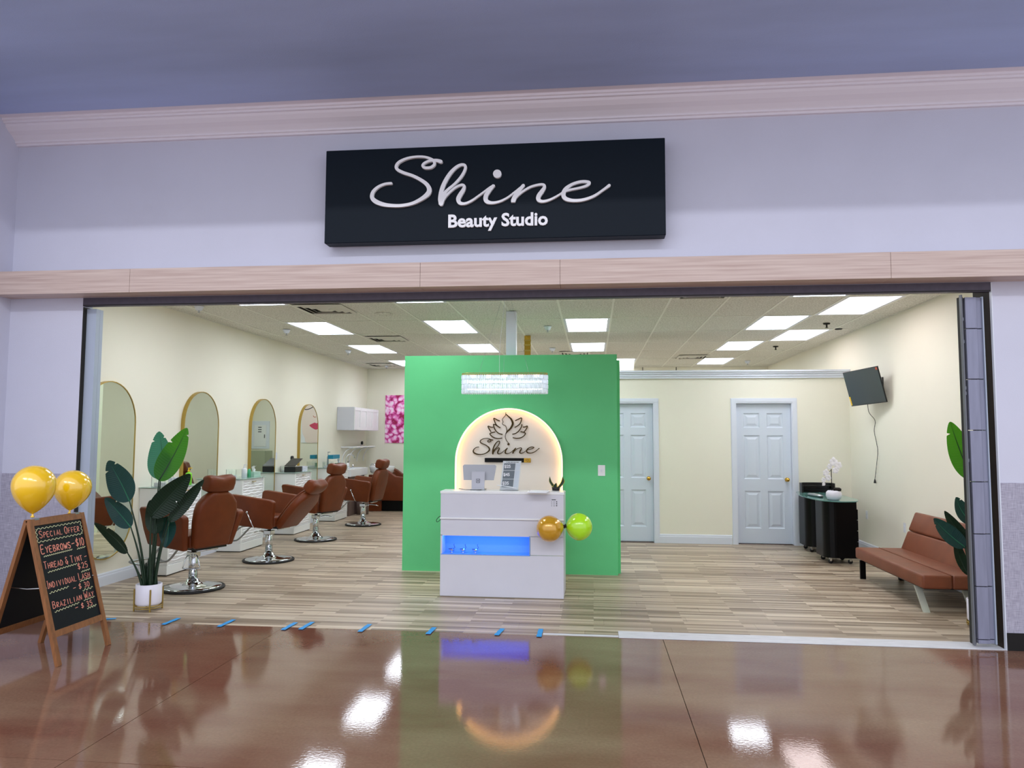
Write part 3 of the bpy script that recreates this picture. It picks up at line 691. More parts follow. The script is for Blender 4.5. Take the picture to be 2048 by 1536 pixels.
# ================================================================== CHALKBOARD A-FRAME
af = thing('chalkboard_stand', 'wooden A-frame chalkboard with pink and yellow handwritten price list', 'chalkboard', (-3.78, -.905, 0))
FW = .255; HT = .95
def slope(dx):   # frame leaning: returns matrix mapping local (u along y, v up the slope, d outwards)
    ang = math.atan2(dx, HT); L = math.hypot(dx, HT)
    return ang, L
ang, LL = slope(.26)
def afn(side):
    def fn(u, v, d):
        # side +1 front board towards +x
        t = v/LL
        return (side*(.26*(1-t)+.006) + side*d*math.cos(ang), u*side*(1.0), HT*t + d*math.sin(ang))
    return fn
for side, nm in ((1, 'front'), (-1, 'rear')):
    fn = afn(side)
    for s in (-1, 1):
        MB().prism([(s*FW-.018, 0), (s*FW+.018, 0), (s*FW+.018, LL), (s*FW-.018, LL)], fn, -.012, .012).build('frame_stile', M['wood_frame'], af)
    MB().prism([(-FW+.018, LL-.045), (FW-.018, LL-.045), (FW-.018, LL), (-FW+.018, LL)], fn, -.011, .011).build('frame_rail', M['wood_frame'], af)
    MB().prism([(-FW+.018, .185), (FW-.018, .185), (FW-.018, .228), (-FW+.018, .228)], fn, -.011, .011).build('frame_rail', M['wood_frame'], af)
    MB().prism([(-FW+.018, .228), (FW-.018, .228), (FW-.018, LL-.045), (-FW+.018, LL-.045)], fn, -.004, .004).build('board', M['chalkboard'], af)
for s in (-1, 1):
    MB().tube([(-.14, s*.235, .5), (0, s*.235, .49), (.14, s*.235, .5)], .004).build('brace', M['steel'], af)
    MB().box(-.02, .02, s*.2-.02, s*.2+.02, HT-.004, HT+.008).build('hinge', M['steel'], af)
# stroke alphabet (x right, y up, unit box)
G = {
 'S':[[(.85,.85),(.6,1),(.25,.95),(.1,.75),(.3,.55),(.65,.45),(.85,.25),(.65,.03),(.3,0),(.05,.15)]],
 'P':[[(.1,0),(.15,1)],[(.12,.98),(.6,.98),(.85,.78),(.6,.52),(.15,.48)]],
 'E':[[(.85,1),(.12,.98),(.1,0),(.88,.02)],[(.1,.52),(.7,.54)]],
 'C':[[(.9,.82),(.6,1),(.25,.85),(.1,.5),(.25,.12),(.6,0),(.92,.15)]],
 'I':[[(.5,0),(.5,1)]], 'i':[[(.15,1),(.85,1)],[(.5,1),(.5,0)],[(.1,0),(.9,0)]],
 'A':[[(.05,0),(.5,1),(.95,0)],[(.2,.35),(.8,.35)]],
 'L':[[(.15,1),(.12,0),(.9,.03)]],
 'O':[[(.5,1),(.15,.8),(.1,.4),(.3,.05),(.6,0),(.88,.3),(.9,.7),(.7,.95),(.5,1)]],
 'F':[[(.12,0),(.12,1),(.88,1)],[(.12,.52),(.7,.54)]],
 'R':[[(.1,0),(.15,1)],[(.12,.98),(.6,.98),(.82,.78),(.6,.52),(.15,.48),(.88,0)]],
 'Y':[[(.08,1),(.5,.5),(.92,1)],[(.5,.5),(.42,0)]],
 'B':[[(.12,0),(.15,1)],[(.14,.98),(.6,.98),(.78,.78),(.55,.55),(.14,.52)],[(.55,.54),(.88,.35),(.75,.05),(.12,0)]],
 'W':[[(.02,1),(.28,0),(.5,.7),(.75,0),(.98,1)]],
 'T':[[(.05,1),(.95,1)],[(.5,1),(.48,0)]],
 'H':[[(.12,0),(.12,1)],[(.88,0),(.88,1)],[(.12,.5),(.88,.5)]],
 'D':[[(.12,0),(.15,1),(.6,.9),(.9,.5),(.65,.08),(.12,0)]],
 '&':[[(.8,.9),(.45,1),(.25,.8),(.6,.58),(.2,.45),(.2,.15),(.55,.05),(.85,.25),(.75,.42),(.6,.25),(.72,-.1)]],
 'N':[[(.1,0),(.12,1),(.85,.05),(.88,1)]],
 'U':[[(.1,1),(.15,.2),(.5,0),(.85,.2),(.9,1)]], 'V':[[(.05,1),(.5,0),(.95,1)]],
 'Z':[[(.1,.97),(.88,1),(.1,0),(.92,.03)]],
 '$':[[(.85,.8),(.55,.9),(.2,.75),(.35,.52),(.75,.42),(.8,.2),(.45,.08),(.1,.2)],[(.42,-.08),(.6,1.1)]],
 '1':[[(.5,0),(.5,1)]], '0':[[(.5,1),(.15,.8),(.12,.3),(.45,0),(.85,.25),(.88,.75),(.5,1)]],
 '2':[[(.12,.8),(.45,1),(.8,.8),(.65,.4),(.1,.05),(.35,.15),(.92,0)]],
 '5':[[(.85,1),(.25,.98),(.2,.58),(.6,.62),(.88,.35),(.6,.02),(.12,.08)]],
 '3':[[(.15,.92),(.55,1),(.8,.78),(.45,.55),(.85,.35),(.6,.02),(.1,.1)]],
 '-':[[(.1,.45),(.9,.5)]],
}
fnF = afn(1)
BW = 2*(FW-.02); V0, V1 = LL-.047, .23
def chalk_text(txt, x0, x1, vt, vb, first=None, wd=.0042):
    """small-caps hand lettering between u x0..x1 (0..1), v top/bottom fractions; capital letters given in upper case, small caps in lower case"""
    ws = []
    for ch in txt: ws.append(.45 if ch == ' ' else (.5 if ch in 'Ii1' and ch != 'i' else (1.15 if ch in 'Ww' else 1.0))*(1.0 if (ch.isupper() or ch in '$&-') else .82))
    tot = sum(ws); mb = MB(); x = x0; sc_ = (x1-x0)/tot
    for ch, w_ in zip(txt, ws):
        if ch != ' ':
            small = ch.islower(); g = G['i' if (ch == 'I' and first) else ch.upper()]
            h = (vb-vt)*(.74 if small else 1.0)
            for st in g:
                P = []
                for (gx_, gy_) in st:
                    uu = x+sc_*w_*(.08+.80*gx_); vv = vb-h*gy_
                    P.append((-FW+.02+uu*BW, V0+(V1-V0)*vv))
                if len(P) > 3: P = smooth_pts(P, 3)
                mb.ribbon(P, fnF, .004, .0052, wd)
        x += sc_*w_
    mb.build('chalk_writing', M['chalk_pink'], af)
def chalk_wave(x0, x1, va, vb=None, n=8, amp=.007, wd=.0034, vertical=False):
    P = []; N_ = n*6
    for k in range(N_+1):
        t = k/N_; a = math.sin(t*n*2*PI)*amp
        if vertical: u, v = x0+a, va+(vb-va)*t
        else: u, v = x0+(x1-x0)*t, va+(0 if vb is None else (vb-va)*t)+a
        P.append((-FW+.02+u*BW, V0+(V1-V0)*v))
    MB().ribbon(P, fnF, .004, .0052, wd).build('chalk_line', M['chalk_yellow'], af)
chalk_text('Special Offer', .07, .93, .052, .12)
chalk_wave(.03, .97, .03, .025, 12); chalk_wave(.03, .97, .155, .15, 12); chalk_wave(.03, .03, .03, .155, 3, .014, vertical=True); chalk_wave(.97, .97, .025, .15, 3, .014, vertical=True)
chalk_text('Eyebrows-$10', .04, .97, .19, .27, wd=.0058); chalk_wave(.08, .68, .30, .29, 14, .005); chalk_wave(.78, .97, .295, .29, 4, .006)
chalk_text('Thread & Tint -', .04, .97, .35, .42); chalk_wave(.1, .72, .455, .44, 11, .006)
chalk_text('$25', .7, .95, .44, .50); chalk_wave(.77, .97, .53, .525, 4, .006)
chalk_text('Individual Lash', .03, .95, .535, .605, first=True); chalk_wave(.05, .45, .65, .64, 6, .008); chalk_wave(.70, .95, .619, .612, 4, .005)
chalk_text('- $ 30', .52, .9, .64, .692); chalk_wave(.72, .95, .715, .71, 3, .010)
chalk_text('Brazilian Way', .05, .95, .735, .80); chalk_wave(.08, .6, .835, .82, 8, .007); chalk_wave(.7, .95, .813, .808, 4, .005)
chalk_text('- $ 35', .48, .88, .833, .882); chalk_wave(.74, .95, .90, .895, 4, .009)
def balloon(name, loc, r, stretch, mtx, m, label, group, knotm):
    t = thing(name, label, 'balloon', loc, 0, group)
    prof = []
    for k in range(33):
        a = -PI/2+PI*k/32; z = math.sin(a); rr = math.cos(a)
        if z < 0:
            q_ = -math.sin(a); z = -q_*stretch; rr = (1-q_**1.95)**.82
        prof.append((r*rr, r*z))
    MB().lathe(prof, 40, mtx=mtx).build('skin', m, t)
    MB().lathe([(0, -r*stretch+.004), (.007, -r*stretch), (.006, -r*stretch-.008), (.014, -r*stretch-.018), (.010, -r*stretch-.022), (0, -r*stretch-.02)], 12, mtx=mtx).build('knot', knotm, t)
balloon('gold_balloon', (-3.80, -1.10, 1.180), .135, 1.45, Matrix.Identity(4), M['gold_balloon'], 'larger shiny gold balloon on the near corner of the chalkboard', 'gold balloons on the chalkboard', M['gold_balloon'])
balloon('gold_balloon', (-3.83, -.675, 1.138), .126, 1.36, Matrix.Rotation(-.12, 4, 'X'), M['gold_balloon'], 'smaller gold balloon behind, on the far corner of the chalkboard', 'gold balloons on the chalkboard', M['gold_balloon'])
balloon('amber_balloon', (-.405, 1.158, .672), .124, 1.15, Matrix.Rotation(.35, 4, 'Z') @ Matrix.Rotation(-1.75, 4, 'Y'), M['amber_balloon'], 'gold balloon hanging on the right corner of the reception desk', 'balloons on the desk', M['black_rubber'])
balloon('lime_balloon', (-.138, 1.315, .675), .129, 1.04, Matrix.Rotation(.55, 4, 'Z') @ Matrix.Rotation(1.6, 4, 'Y'), M['lime_rubber'], 'lime green balloon beside the reception desk', 'balloons on the desk', M['black_rubber'])

# ================================================================== RECEPTION DESK
rad_ = math.radians
dk = thing('reception_desk', 'white reception desk with a blue lit display niche', 'desk', (0, 0, 0))
x0, x1, yf, yr = -1.463, -.279, 1.285, 1.80
MB().box(x0-.004, x1+.006, yf-.004, yf+.26, .975, 1.0, bev=.002).build('counter_top', M['white_gloss'], dk)
MB().box(x0, x1, yf, yf+.018, .748, .974, bev=.0015).build('upper_panel', M['white_lam'], dk)
MB().box(x0-.003, x1+.003, yf-.012, yf+.02, .733, .748, bev=.002).build('ledge', M['white_gloss'], dk)
MB().box(x0, x1, yf+.006, yf+.024, .574, .732, bev=.001).build('middle_panel', M['white_lam'], dk)
nx0, nx1, nz0, nz1 = -1.447, -.607, .402, .58
MB().box(nx1+.012, x1, yf+.006, yf+.024, .404, .579, bev=.001).build('side_front_panel', M['white_lam'], dk)
MB().box(x0, x1, yf+.006, yf+.024, .004, .400, bev=.001).build('lower_panel', M['white_lam'], dk)
MB().box(x0, nx0, yf+.006, yf+.024, .401, .581).build('niche_stile', M['white_lam'], dk)
for (a, b) in ((x0, x0+.018), (x1-.018, x1)): MB().box(a, b, yf+.0245, yr, .004, .974).build('side_panel', M['white_lam'], dk)
MB().box(x0+.018, x1-.018, yf+.26, yr, .72, .745).build('work_top', M['white_lam'], dk)
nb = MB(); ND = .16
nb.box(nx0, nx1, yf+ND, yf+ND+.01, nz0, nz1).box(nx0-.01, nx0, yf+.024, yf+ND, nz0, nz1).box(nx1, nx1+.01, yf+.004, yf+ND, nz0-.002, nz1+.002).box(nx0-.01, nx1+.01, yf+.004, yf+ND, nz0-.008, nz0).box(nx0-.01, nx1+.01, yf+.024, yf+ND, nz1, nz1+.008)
nb.build('niche_liner', mat('led_glow_tint_liner', '#6f9fe6', .35), dk)  # LED glow painted in: liner tinted blue to deepen the light
ls = MB()
for k in range(46): ls.box(nx0+.012+k*.0181, nx0+.018+k*.0181, yf+.028, yf+.034, nz1-.005, nz1-.0005)
o = ls.build('led_strip', M['led_blue'], dk)
nl = bpy.data.lights.new('niche_led', 'AREA'); nl.shape = 'RECTANGLE'; nl.size = .82; nl.size_y = .012; nl.energy = 1.5; nl.color = (.03, .27, 1)
no = bpy.data.objects.new('niche_led', nl); COL.objects.link(no); no.parent = dk; no.location = ((nx0+nx1)/2, yf+.031, nz1-.007); no.rotation_euler = (rad_(28), 0, 0)
# sticker with icons
stk = MB()
for r_ in range(3):
    for c_ in range(3): stk.box(-.395+c_*.022, -.395+c_*.022+.006+.003*c_, yf-.0012, yf, .905-r_*.018, .905-r_*.018+.005+.003*(c_ == 2))
stk.box(-.392, -.352, yf-.0012, yf, .926, .932)
stk.build('sticker', M['dark_print'], dk)
cc = MB().tube(smooth_pts([(-1.46, 1.45, .745), (-1.50, 1.42, .74), (-1.525, 1.4, .71), (-1.522, 1.4, .69), (-1.50, 1.41, .70), (-1.475, 1.43, .735), (-1.462, 1.45, .75)], 6), .003, 6)
tag(cc.build('cable_loop', M['black_rubber']), 'thin black cable looping out at the left side of the desk', 'cable')
# crystal ornaments
for k, (xx, lab) in enumerate([(-1.365, 'leftmost crystal cup ornament in the blue niche'), (-1.255, 'middle crystal cup ornament in the blue niche'), (-1.135, 'rightmost crystal cup ornament in the blue niche')]):
    t = thing('crystal_ornament', lab, 'ornament', (xx, yf+.07, nz0+.001), 0, 'crystal ornaments in the desk niche')
    MB().lathe([(.016, 0), (.018, .004), (.016, .008), (.024, .02), (.026, .034), (.022, .036), (.018, .03), (.012, .01), (0, .009)], 8, smooth=False).build('bowl', M['chrome'], t)
    MB().tube([(-.03, 0, .037), (.026, 0, .041)], .0022, 6).build('rim_bar', M['black_plastic'], t)
    MB().tube(smooth_pts([(.022, 0, .042), (.032, 0, .052), (.026, 0, .064), (.022, 0, .075), (.026, 0, .084)], 4), .0022, 6).build('curl', M['black_plastic'], t)
    MB().lathe([(0, 0), (.008, .008), (0, .016)], 6, (0, 0, .014), smooth=False).build('gem', M['chrome'], t)
# POS register
ps = thing('payment_terminal', 'white tablet payment terminal seen from behind on the desk', 'register', (-1.125, 1.47, 1.0))
MB().box(-.075, .075, -.05, .06, 0, .012, bev=.004).build('foot', M['steel'], ps)
st = MB(); st.prism([(-.062, .008), (.062, .008), (.066, .18), (-.066, .18)], lambda u, v, d: (u, d-.35*(v-.008)*.0-.02+v*.12, v), -.012, .012); st.build('stand', mat('stand_grey', '#b4b6c0', .4), ps)
tb = MB(); tb.prism([(-.15, .095), (.15, .095), (.168, .232), (.155, .245), (-.155, .245), (-.168, .232)], lambda u, v, d: (u, d+.02+(v-.1)*.35, v), 0, .014); tb.build('tablet', mat('tablet_grey', '#9da0a8', .4), ps)
lg = MB()
def lf(u, v, d): return (u, d-.032+v*.12, v)
for k_, (a, th) in enumerate(((.017, .0035),)):
    q = [(-a, .09-a), (a, .09-a), (a, .09+a), (-a, .09+a), (-a, .09-a)]
    for s1, s2 in zip(q, q[1:]): lg.ribbon([s1, s2], lf, -.0025, -.0005, th)
lg.prism([(-.005, .085), (.005, .085), (.005, .095), (-.005, .095)], lf, -.0025, -.0005); lg.build('emblem', M['dark_print'], ps)
MB().tube(smooth_pts([(-.19, -.03, .012), (-.16, -.02, .008), (-.11, -.06, .006), (-.03, -.07, .006), (.04, -.055, .006)], 5), .003, 6).build('cord', M['black_rubber'], ps)
# flyer stand
fs_ = thing('flyer_holder', 'clear stand holding a grey and white printed price sheet on the desk', 'flyer', (-.815, 1.46, 1.0))
def ff(u, v, d): return (u+.10*v, d+.10*v, v)
MB().prism([(-.095, .002), (.085, .002), (.085, .285), (-.095, .285)], ff, .0, .003).build('sheet', M['paper'], fs_)
MB().prism([(-.10, .0), (.09, .0), (.09, .292), (-.10, .292)], ff, -.004, -.002).build('acrylic_cover', M['glass_clear'], fs_)
MB().box(-.10, .09, -.03, .05, 0, .003).build('base', M['glass_clear'], fs_)
for k_, (z0_, z1_) in enumerate(((.195, .262), (.112, .19), (.03, .107))):
    MB().prism([(-.082, z0_), (.03, z0_), (.03, z1_), (-.082, z1_)], ff, -.0012, -.0002).build('printed_block', M['grey_print'], fs_)
    MB().prism([(.036, z0_), (.078, z0_), (.078, z1_), (.036, z1_)], ff, -.0012, -.0002).build('printed_block', M['white_trim'], fs_)
for k_, (z_, tx) in enumerate(((.232, '$25'), (.152, '$45'), (.068, '$35'))):
    text_obj(tx, .042, M['paper'], fs_, Matrix.Translation((-.045+.1*z_, -.0058+.1*z_, z_)) @ FACE, 'price', .0004, .0012)
hl = MB()
for k in range(9): hl.prism([(-.06+k*.014, .270), (-.052+k*.014+.003*(k % 2), .270), (-.052+k*.014+.003*(k % 2), .276), (-.06+k*.014, .276)], ff, -.0012, -.0002)
hl.build('heading_marks', M['dark_print'], fs_)
MB().tube([(-.12, -.03, .05), (-.05, -.04, .045), (.03, -.045, .035), (.07, -.04, .02)], .0035, 6).build('pen', M['paper'], fs_)
tag(MB().box(-.62, -.43, 1.15, 1.36, 1.0005, 1.006, mtx=None).box(-.60, -.42, 1.17, 1.38, 1.006, 1.011).build('paper_stack', M['paper']), 'white papers overhanging the front edge of the desk', 'papers')
# snake plant
sp = thing('snake_plant', 'small dark snake plant at the right end of the desk', 'plant', (-.362, 1.50, 1.0))
MB().lathe([(.035, 0), (.042, .035), (.04, .035), (.034, .03), (0, .03)], 18).build('pot', M['black_plastic'], sp)
def blade(pts, ws, m1, m2, parent):
    P = smooth_pts(pts, 5); Wd = [q[0] for q in smooth_pts([(a,) for a in ws], 5)]
    for (m_, k_, dd, nm) in ((m2, 1.0, 0.0, 'leaf_margin'), (m1, .68, -.0015, 'leaf')):
        mb = MB(); n_ = len(P); vs = []
        for i, p_ in enumerate(P):
            hw = Wd[i]*k_/2
            vs += [(p_[0]-hw, p_[1]+dd-.003, p_[2]), (p_[0], p_[1]+dd+.004, p_[2]), (p_[0]+hw, p_[1]+dd-.003, p_[2])]
        fs2 = []
        for i in range(n_-1):
            for c_ in (0, 1): fs2.append((3*i+c_, 3*i+c_+1, 3*i+c_+4, 3*i+c_+3))
        mb.add(vs, fs2, True); mb.build(nm, m_, parent, fixn=False)
blade([(-.01, 0, .02), (-.03, 0, .05), (-.055, 0, .09), (-.06, 0, .135)], [.03, .034, .026, .002], M['snake_leaf'], M['snake_edge'], sp)
blade([(.0, -.01, .02), (-.01, -.01, .04), (.0, -.01, .065), (.002, -.01, .075)], [.03, .05, .02, .002], M['snake_leaf'], M['snake_edge'], sp)
blade([(.015, 0, .02), (.045, 0, .05), (.068, 0, .09), (.064, 0, .135)], [.03, .036, .034, .002], M['snake_leaf'], M['snake_edge'], sp)

# ================================================================== ARCH PANEL + LOGO
ap = thing('arch_panel', 'white arched wall panel with glowing warm edge on the green wall', 'arch panel', (-.9475, 2.585, 0))
R_ = .603; zc_ = 1.237
def arch(r, zb, n=48): return [(-r, zb)]+[(-r*math.cos(PI*k/n), zc_+r*math.sin(PI*k/n)) for k in range(n+1)]+[(r, zb)]
MB().prism(arch(R_-.004, .35), lambda u, v, d: (u, d, v), -.016, -.004).build('panel', mat('cream_panel', '#efe9dd', .4), ap)
rim = MB(); A = arch(R_+.004, .35); B_ = arch(R_-.004, .35); n = len(A)
vs = [(u, y, v) for y in (-.058, -.004) for (u, v) in A+B_]
fs = []
for i in range(n-1):
    fs += [(i, i+1, n+i+1, n+i), (2*n+i, 3*n+i, 3*n+i+1, 2*n+i+1), (i, 2*n+i, 2*n+i+1, i+1), (n+i, n+i+1, 3*n+i+1, 3*n+i)]
rim.add(vs, fs); rim.build('rim_light', M['rim_led'], ap)
rim = MB(); A = arch(R_+.009, .35); B_ = arch(R_+.0042, .35)
rim.add([(u, y, v) for y in (-.060, .0018) for (u, v) in A+B_], fs); rim.build('rim_glow_shield', M['white_gloss'], ap)  # band added to stop the rim glow spilling onto the green wall
wl = thing('wall_logo', 'dark mirrored lotus emblem with script lettering on the arch panel', 'logo', (-.977, 2.566, 1.415))
K = 1/6.4*.00564
mb = MB(); shine(mb, lambda u, v, d: (u, d, v), -.014, -.006, K*.6255, K*.72, K*1.15, 996.5, 292)
for v_ in range(len(mb.v)): pass
mb.build('script_lettering', M['logo_metal'], wl)
LOT = [
 [(915,272),(880,258),(835,236),(845,275),(860,310),(888,340),(920,358)], [(830,314),(838,350),(860,395),(900,430),(950,445)],
 [(830,352),(795,350),(760,338),(775,375),(800,412)], [(855,412),(818,420),(785,436),(810,468),(850,490),(900,497),(945,490)], [(828,314),(852,318),(880,334)],
 [(990,162),(990,182),(984,202),(950,242),(946,264),(956,284),(946,302),(956,320),(985,332),(1000,362),(1003,402),(990,440),(985,480),(1003,525),(1028,553)],
 [(990,182),(1030,218),(1060,248),(1080,292),(1074,330),(1048,372),(1010,408),(992,436)],
 [(1112,268),(1150,250),(1193,232),(1190,270),(1172,308),(1140,335),(1105,355)], [(1200,312),(1190,352),(1160,398),(1120,430),(1075,442)],
 [(1212,350),(1242,346),(1270,336),(1255,375),(1228,410)], [(1180,408),(1216,414),(1245,432),(1220,466),(1180,488),(1130,494),(1080,484)]]
lm = MB()
for q, st_ in enumerate(LOT):
    P = smooth_pts([((x-996.5)*K, -(y-598)*K) for x, y in st_], 4)
    wv = [K*(12.5 if q != 6 else 9+16*math.sin(PI*min(1, i/(len(P)-1)))) for i in range(len(P))]
    if q == 5: wv = [K*7]*len(P)
    lm.ribbon(P, lambda u, v, d: (u, d, v), -.014, -.006, wv)
lm.build('lotus_emblem', M['logo_metal'], wl)
ls_ = thing('name_strip', 'narrow black glossy strip with gold right end below the script logo', 'strip', (-.959, 2.566, 1.26))
MB().box(-.262, .185, -.012, -.004, -.024, .024).build('strip', M['black_gloss'], ls_)
MB().box(.185, .262, -.012, -.004, -.024, .024).build('gold_end', M['brass'], ls_)
mk = MB().tube([(.225+.011*math.cos(a*PI/6), -.013, .002+.011*math.sin(a*PI/6)) for a in range(12)], .002, 5, True); mk.box(.198, .201, -.014, -.012, -.01, .012); mk.build('mark', M['black_plastic'], ls_)
sw = thing('light_switch', 'white light switch on the right side of the green wall', 'switch', (.094, 2.586, 1.152))
MB().box(-.04, .04, -.006, 0, -.06, .06, bev=.002).build('plate', M['white_gloss'], sw); MB().box(-.006, .006, -.014, -.006, -.012, .012).build('toggle', M['white_trim'], sw)

# ================================================================== CHANDELIER
ch = thing('crystal_chandelier', 'long crystal chandelier hanging in front of the green wall', 'chandelier', (-.926, 1.95, 1.963))
Lx, Ly, Hc = .455, .10, .225
def stadium(n, lx, ly):
    s = []; straight = 2*(lx-ly); per = 2*straight+2*PI*ly
    for k in range(n):
        t = per*k/n
        if t < straight: s.append((-(lx-ly)+t, -ly, 0))
        elif t < straight+PI*ly: a = (t-straight)/ly; s.append((lx-ly+ly*math.sin(a), -ly*math.cos(a), a))
        elif t < 2*straight+PI*ly: s.append(((lx-ly)-(t-straight-PI*ly), ly, PI))
        else: a = (t-2*straight-PI*ly)/ly; s.append((-(lx-ly)-ly*math.sin(a), ly*math.cos(a), PI+a))
    return s
cr_ = MB()
for r_ in range(4):
    for (x, y, a) in stadium(92, Lx, Ly):
        m_ = Matrix.Translation((x, y, .012+r_*.050)) @ Matrix.Rotation(a+random.uniform(-.45, .45), 4, 'Z') @ Matrix.Rotation(random.uniform(-.08, .08), 4, 'Y')
        cr_.lathe([(.006, .0), (.0128, .007), (.0128, .040), (.006, .047)], 4, mtx=m_ @ Matrix.Diagonal((1, .62, 1, 1)) @ Matrix.Rotation(PI/4, 4, 'Z'), smooth=False)
o = cr_.build('crystals', M['crystal'], ch); o['kind'] = 'stuff'
fr = MB(); 
for z in (.213, .228): fr.tube([(x, y, z) for x, y, a in stadium(60, Lx, Ly)], .003, 6, True)
for (x, y, a) in stadium(60, Lx, Ly): fr.tube([(x, y, .205), (x, y, .23)], .002, 4)
fr.box(-.40, .40, -.012, .012, .215, .225); fr.build('frame', M['gold'], ch)
for k in range(5):
    x = -.34+k*.17; MB().lathe([(0, .185), (.008, .19), (.030, .195), (.030, .21), (0, .21)], 12, (x, 0, 0)).build('lamp', M['bulb'], ch)
for z in (.06, .14): MB().tube([(-.40, 0, z), (.40, 0, z)], .006, 8).build('added_glow_tube', M['bulb'], ch)  # unseen glowing tubes added to brighten the crystals evenly
for x, y in ((-.27, -.05), (.26, -.05), (-.02, .05)): MB().tube([(x, y, .22), (x*.15+.02, y*.5+.0, ZC-1.963)], .0009, 4).build('wire', M['steel'], ch)
MB().tube(smooth_pts([(-.055, 0, .22), (-.056, 0, .4), (-.045, .01, .62), (-.02, .02, .85), (0, .02, ZC-1.963)], 5), .0018, 6).build('power_cord', M['white_trim'], ch)

# ================================================================== MIRRORS
def pill(hw, z0, z1, n=20):
    r = hw; pts = []
    for k in range(n+1): a = PI*k/n; pts.append((r*math.cos(a), z1-r+r*math.sin(a)))
    for k in range(n+1): a = PI+PI*k/n; pts.append((r*math.cos(a), z0+r+r*math.sin(a)))
    return pts
mr0 = None
for yy, lab in ((1.30, 'arched gold-framed mirror nearest the entrance, partly behind the left jamb'), (3.10, 'arched gold-framed mirror behind the first salon chair, second from the entrance'), (4.885, 'arched gold-framed mirror reflecting a white electrical panel'), (6.69, 'farthest arched gold-framed mirror reflecting a face poster')):
    if mr0 is None:
        mr0 = thing('arched_mirror', lab, 'mirror', (XL, yy, 0), 0, 'arched gold mirrors on the left wall')
        fn = lambda u, v, d: (d, u, v)
        o_ = pill(.42, .27, 2.08); i_ = pill(.410, .280, 2.070); n = len(o_)
        mb = MB(); vs = [fn(u, v, d) for d in (.0, .046) for (u, v) in o_+i_]; fs = []
        for i in range(n):
            j = (i+1) % n; fs += [(i, j, n+j, n+i), (2*n+i, 3*n+i, 3*n+j, 2*n+j), (i, 2*n+i, 2*n+j, j), (n+i, n+j, 3*n+j, 3*n+i)]
        mb.add(vs, fs); mb.build('frame', M['gold'], mr0)
        MB().prism(i_, fn, .004, .041).build('glass', M['mirror'], mr0)
    else: dup(mr0, (XL, yy, 0), 0, lab)

# ================================================================== STATIONS
stn = None
wave_me = {}
def wave_panel(w_, h_, parent, loc, ny=26, nz=26, seed=0):
    key = (w_, h_)
    if key in wave_me:
        o = bpy.data.objects.new('wave_front', wave_me[key]); COL.objects.link(o); o.parent = parent; o.location = loc; return o
    vs = []; fs = []; ny = 28; nz = max(8, int(h_*150))
    for j in range(nz+1):
        for i in range(ny+1):
            y = w_*i/ny; z = h_*j/nz
            ph = z*2*PI/.036+1.35*math.sin(y*2*PI/.21+1.3*math.sin(z*9))*math.cos(z*PI/.036+.6*math.sin(y*7))
            t = (ph/(2*PI)) % 1.0
            d = .010*(t if t < .72 else (1-t)*.72/.28)
            vs.append((.004+d, y, z))
    for j in range(nz):
        for i in range(ny): a = j*(ny+1)+i; fs.append((a, a+1, a+ny+2, a+ny+1))
    b0 = len(vs); vs += [(-.012, 0, 0), (-.012, w_, 0), (-.012, w_, h_), (-.012, 0, h_)]
    fs.append((b0, b0+3, b0+2, b0+1)); fs.append((0, b0, b0+1, ny)); fs.append((nz*(ny+1), nz*(ny+1)+ny, b0+2, b0+3)); fs.append((0, nz*(ny+1), b0+3, b0)); fs.append((ny, b0+1, b0+2, nz*(ny+1)+ny))
    o = MB().add(vs, fs, False).build('wave_front', M['white_gloss'], parent, loc); wave_me[key] = o.data; return o
labs = ['white styling station with wavy drawer fronts nearest the entrance, behind the potted plant', 'white wavy-front styling station between the first and second chairs', 'white wavy-front styling station with black open case on top', 'farthest white wavy-front styling station beside the sink']
for yy, lab in zip((1.90, 3.60, 5.36, 7.20), labs):
    if stn is None:
        stn = thing('styling_station', lab, 'cabinet', (XL+.002, yy, 0), 0, 'white styling stations along the left wall')
        Dp, Wd_, H_ = .335, .665, .945
        MB().box(0, Dp, 0, Wd_, .115, H_, bev=.002).build('body', M['station_white'], stn)
        MB().box(0, Dp+.012, 0, Wd_, .012, .113, bev=.002).build('plinth', M['station_white'], stn)
        MB().box(.0, Dp, .01, Wd_-.01, 0, .012).build('foot', M['vent_dark'], stn)
        MB().box(0, Dp+.03, -.02, Wd_+.01, H_+.004, H_+.012, bev=.001).build('glass_top', mat('station_glass', '#b9d4cc', .06), stn)
        for (a, b) in ((0, .03), (Wd_-.035, Wd_)): MB().box(Dp, Dp+.014, a, b, .115, H_).build('front_stile', M['station_white'], stn)
        for z0_, z1_ in ((.13, .42), (.426, .716), (.722, .935)):
            dr = bpy.data.objects.new('drawer', None); COL.objects.link(dr); dr.parent = stn; dr.location = (Dp, .034, z0_)
            wave_panel(Wd_-.073, round(z1_-z0_, 3), dr, (0, 0, 0))
            MB().box(.012, .034, .25, .34, z1_-z0_-.035, z1_-z0_-.027, bev=.002).build('handle', M['gold'], dr)
    else:
        dup(stn, (XL+.002, yy, 0), 0, lab)
HT_ = .958
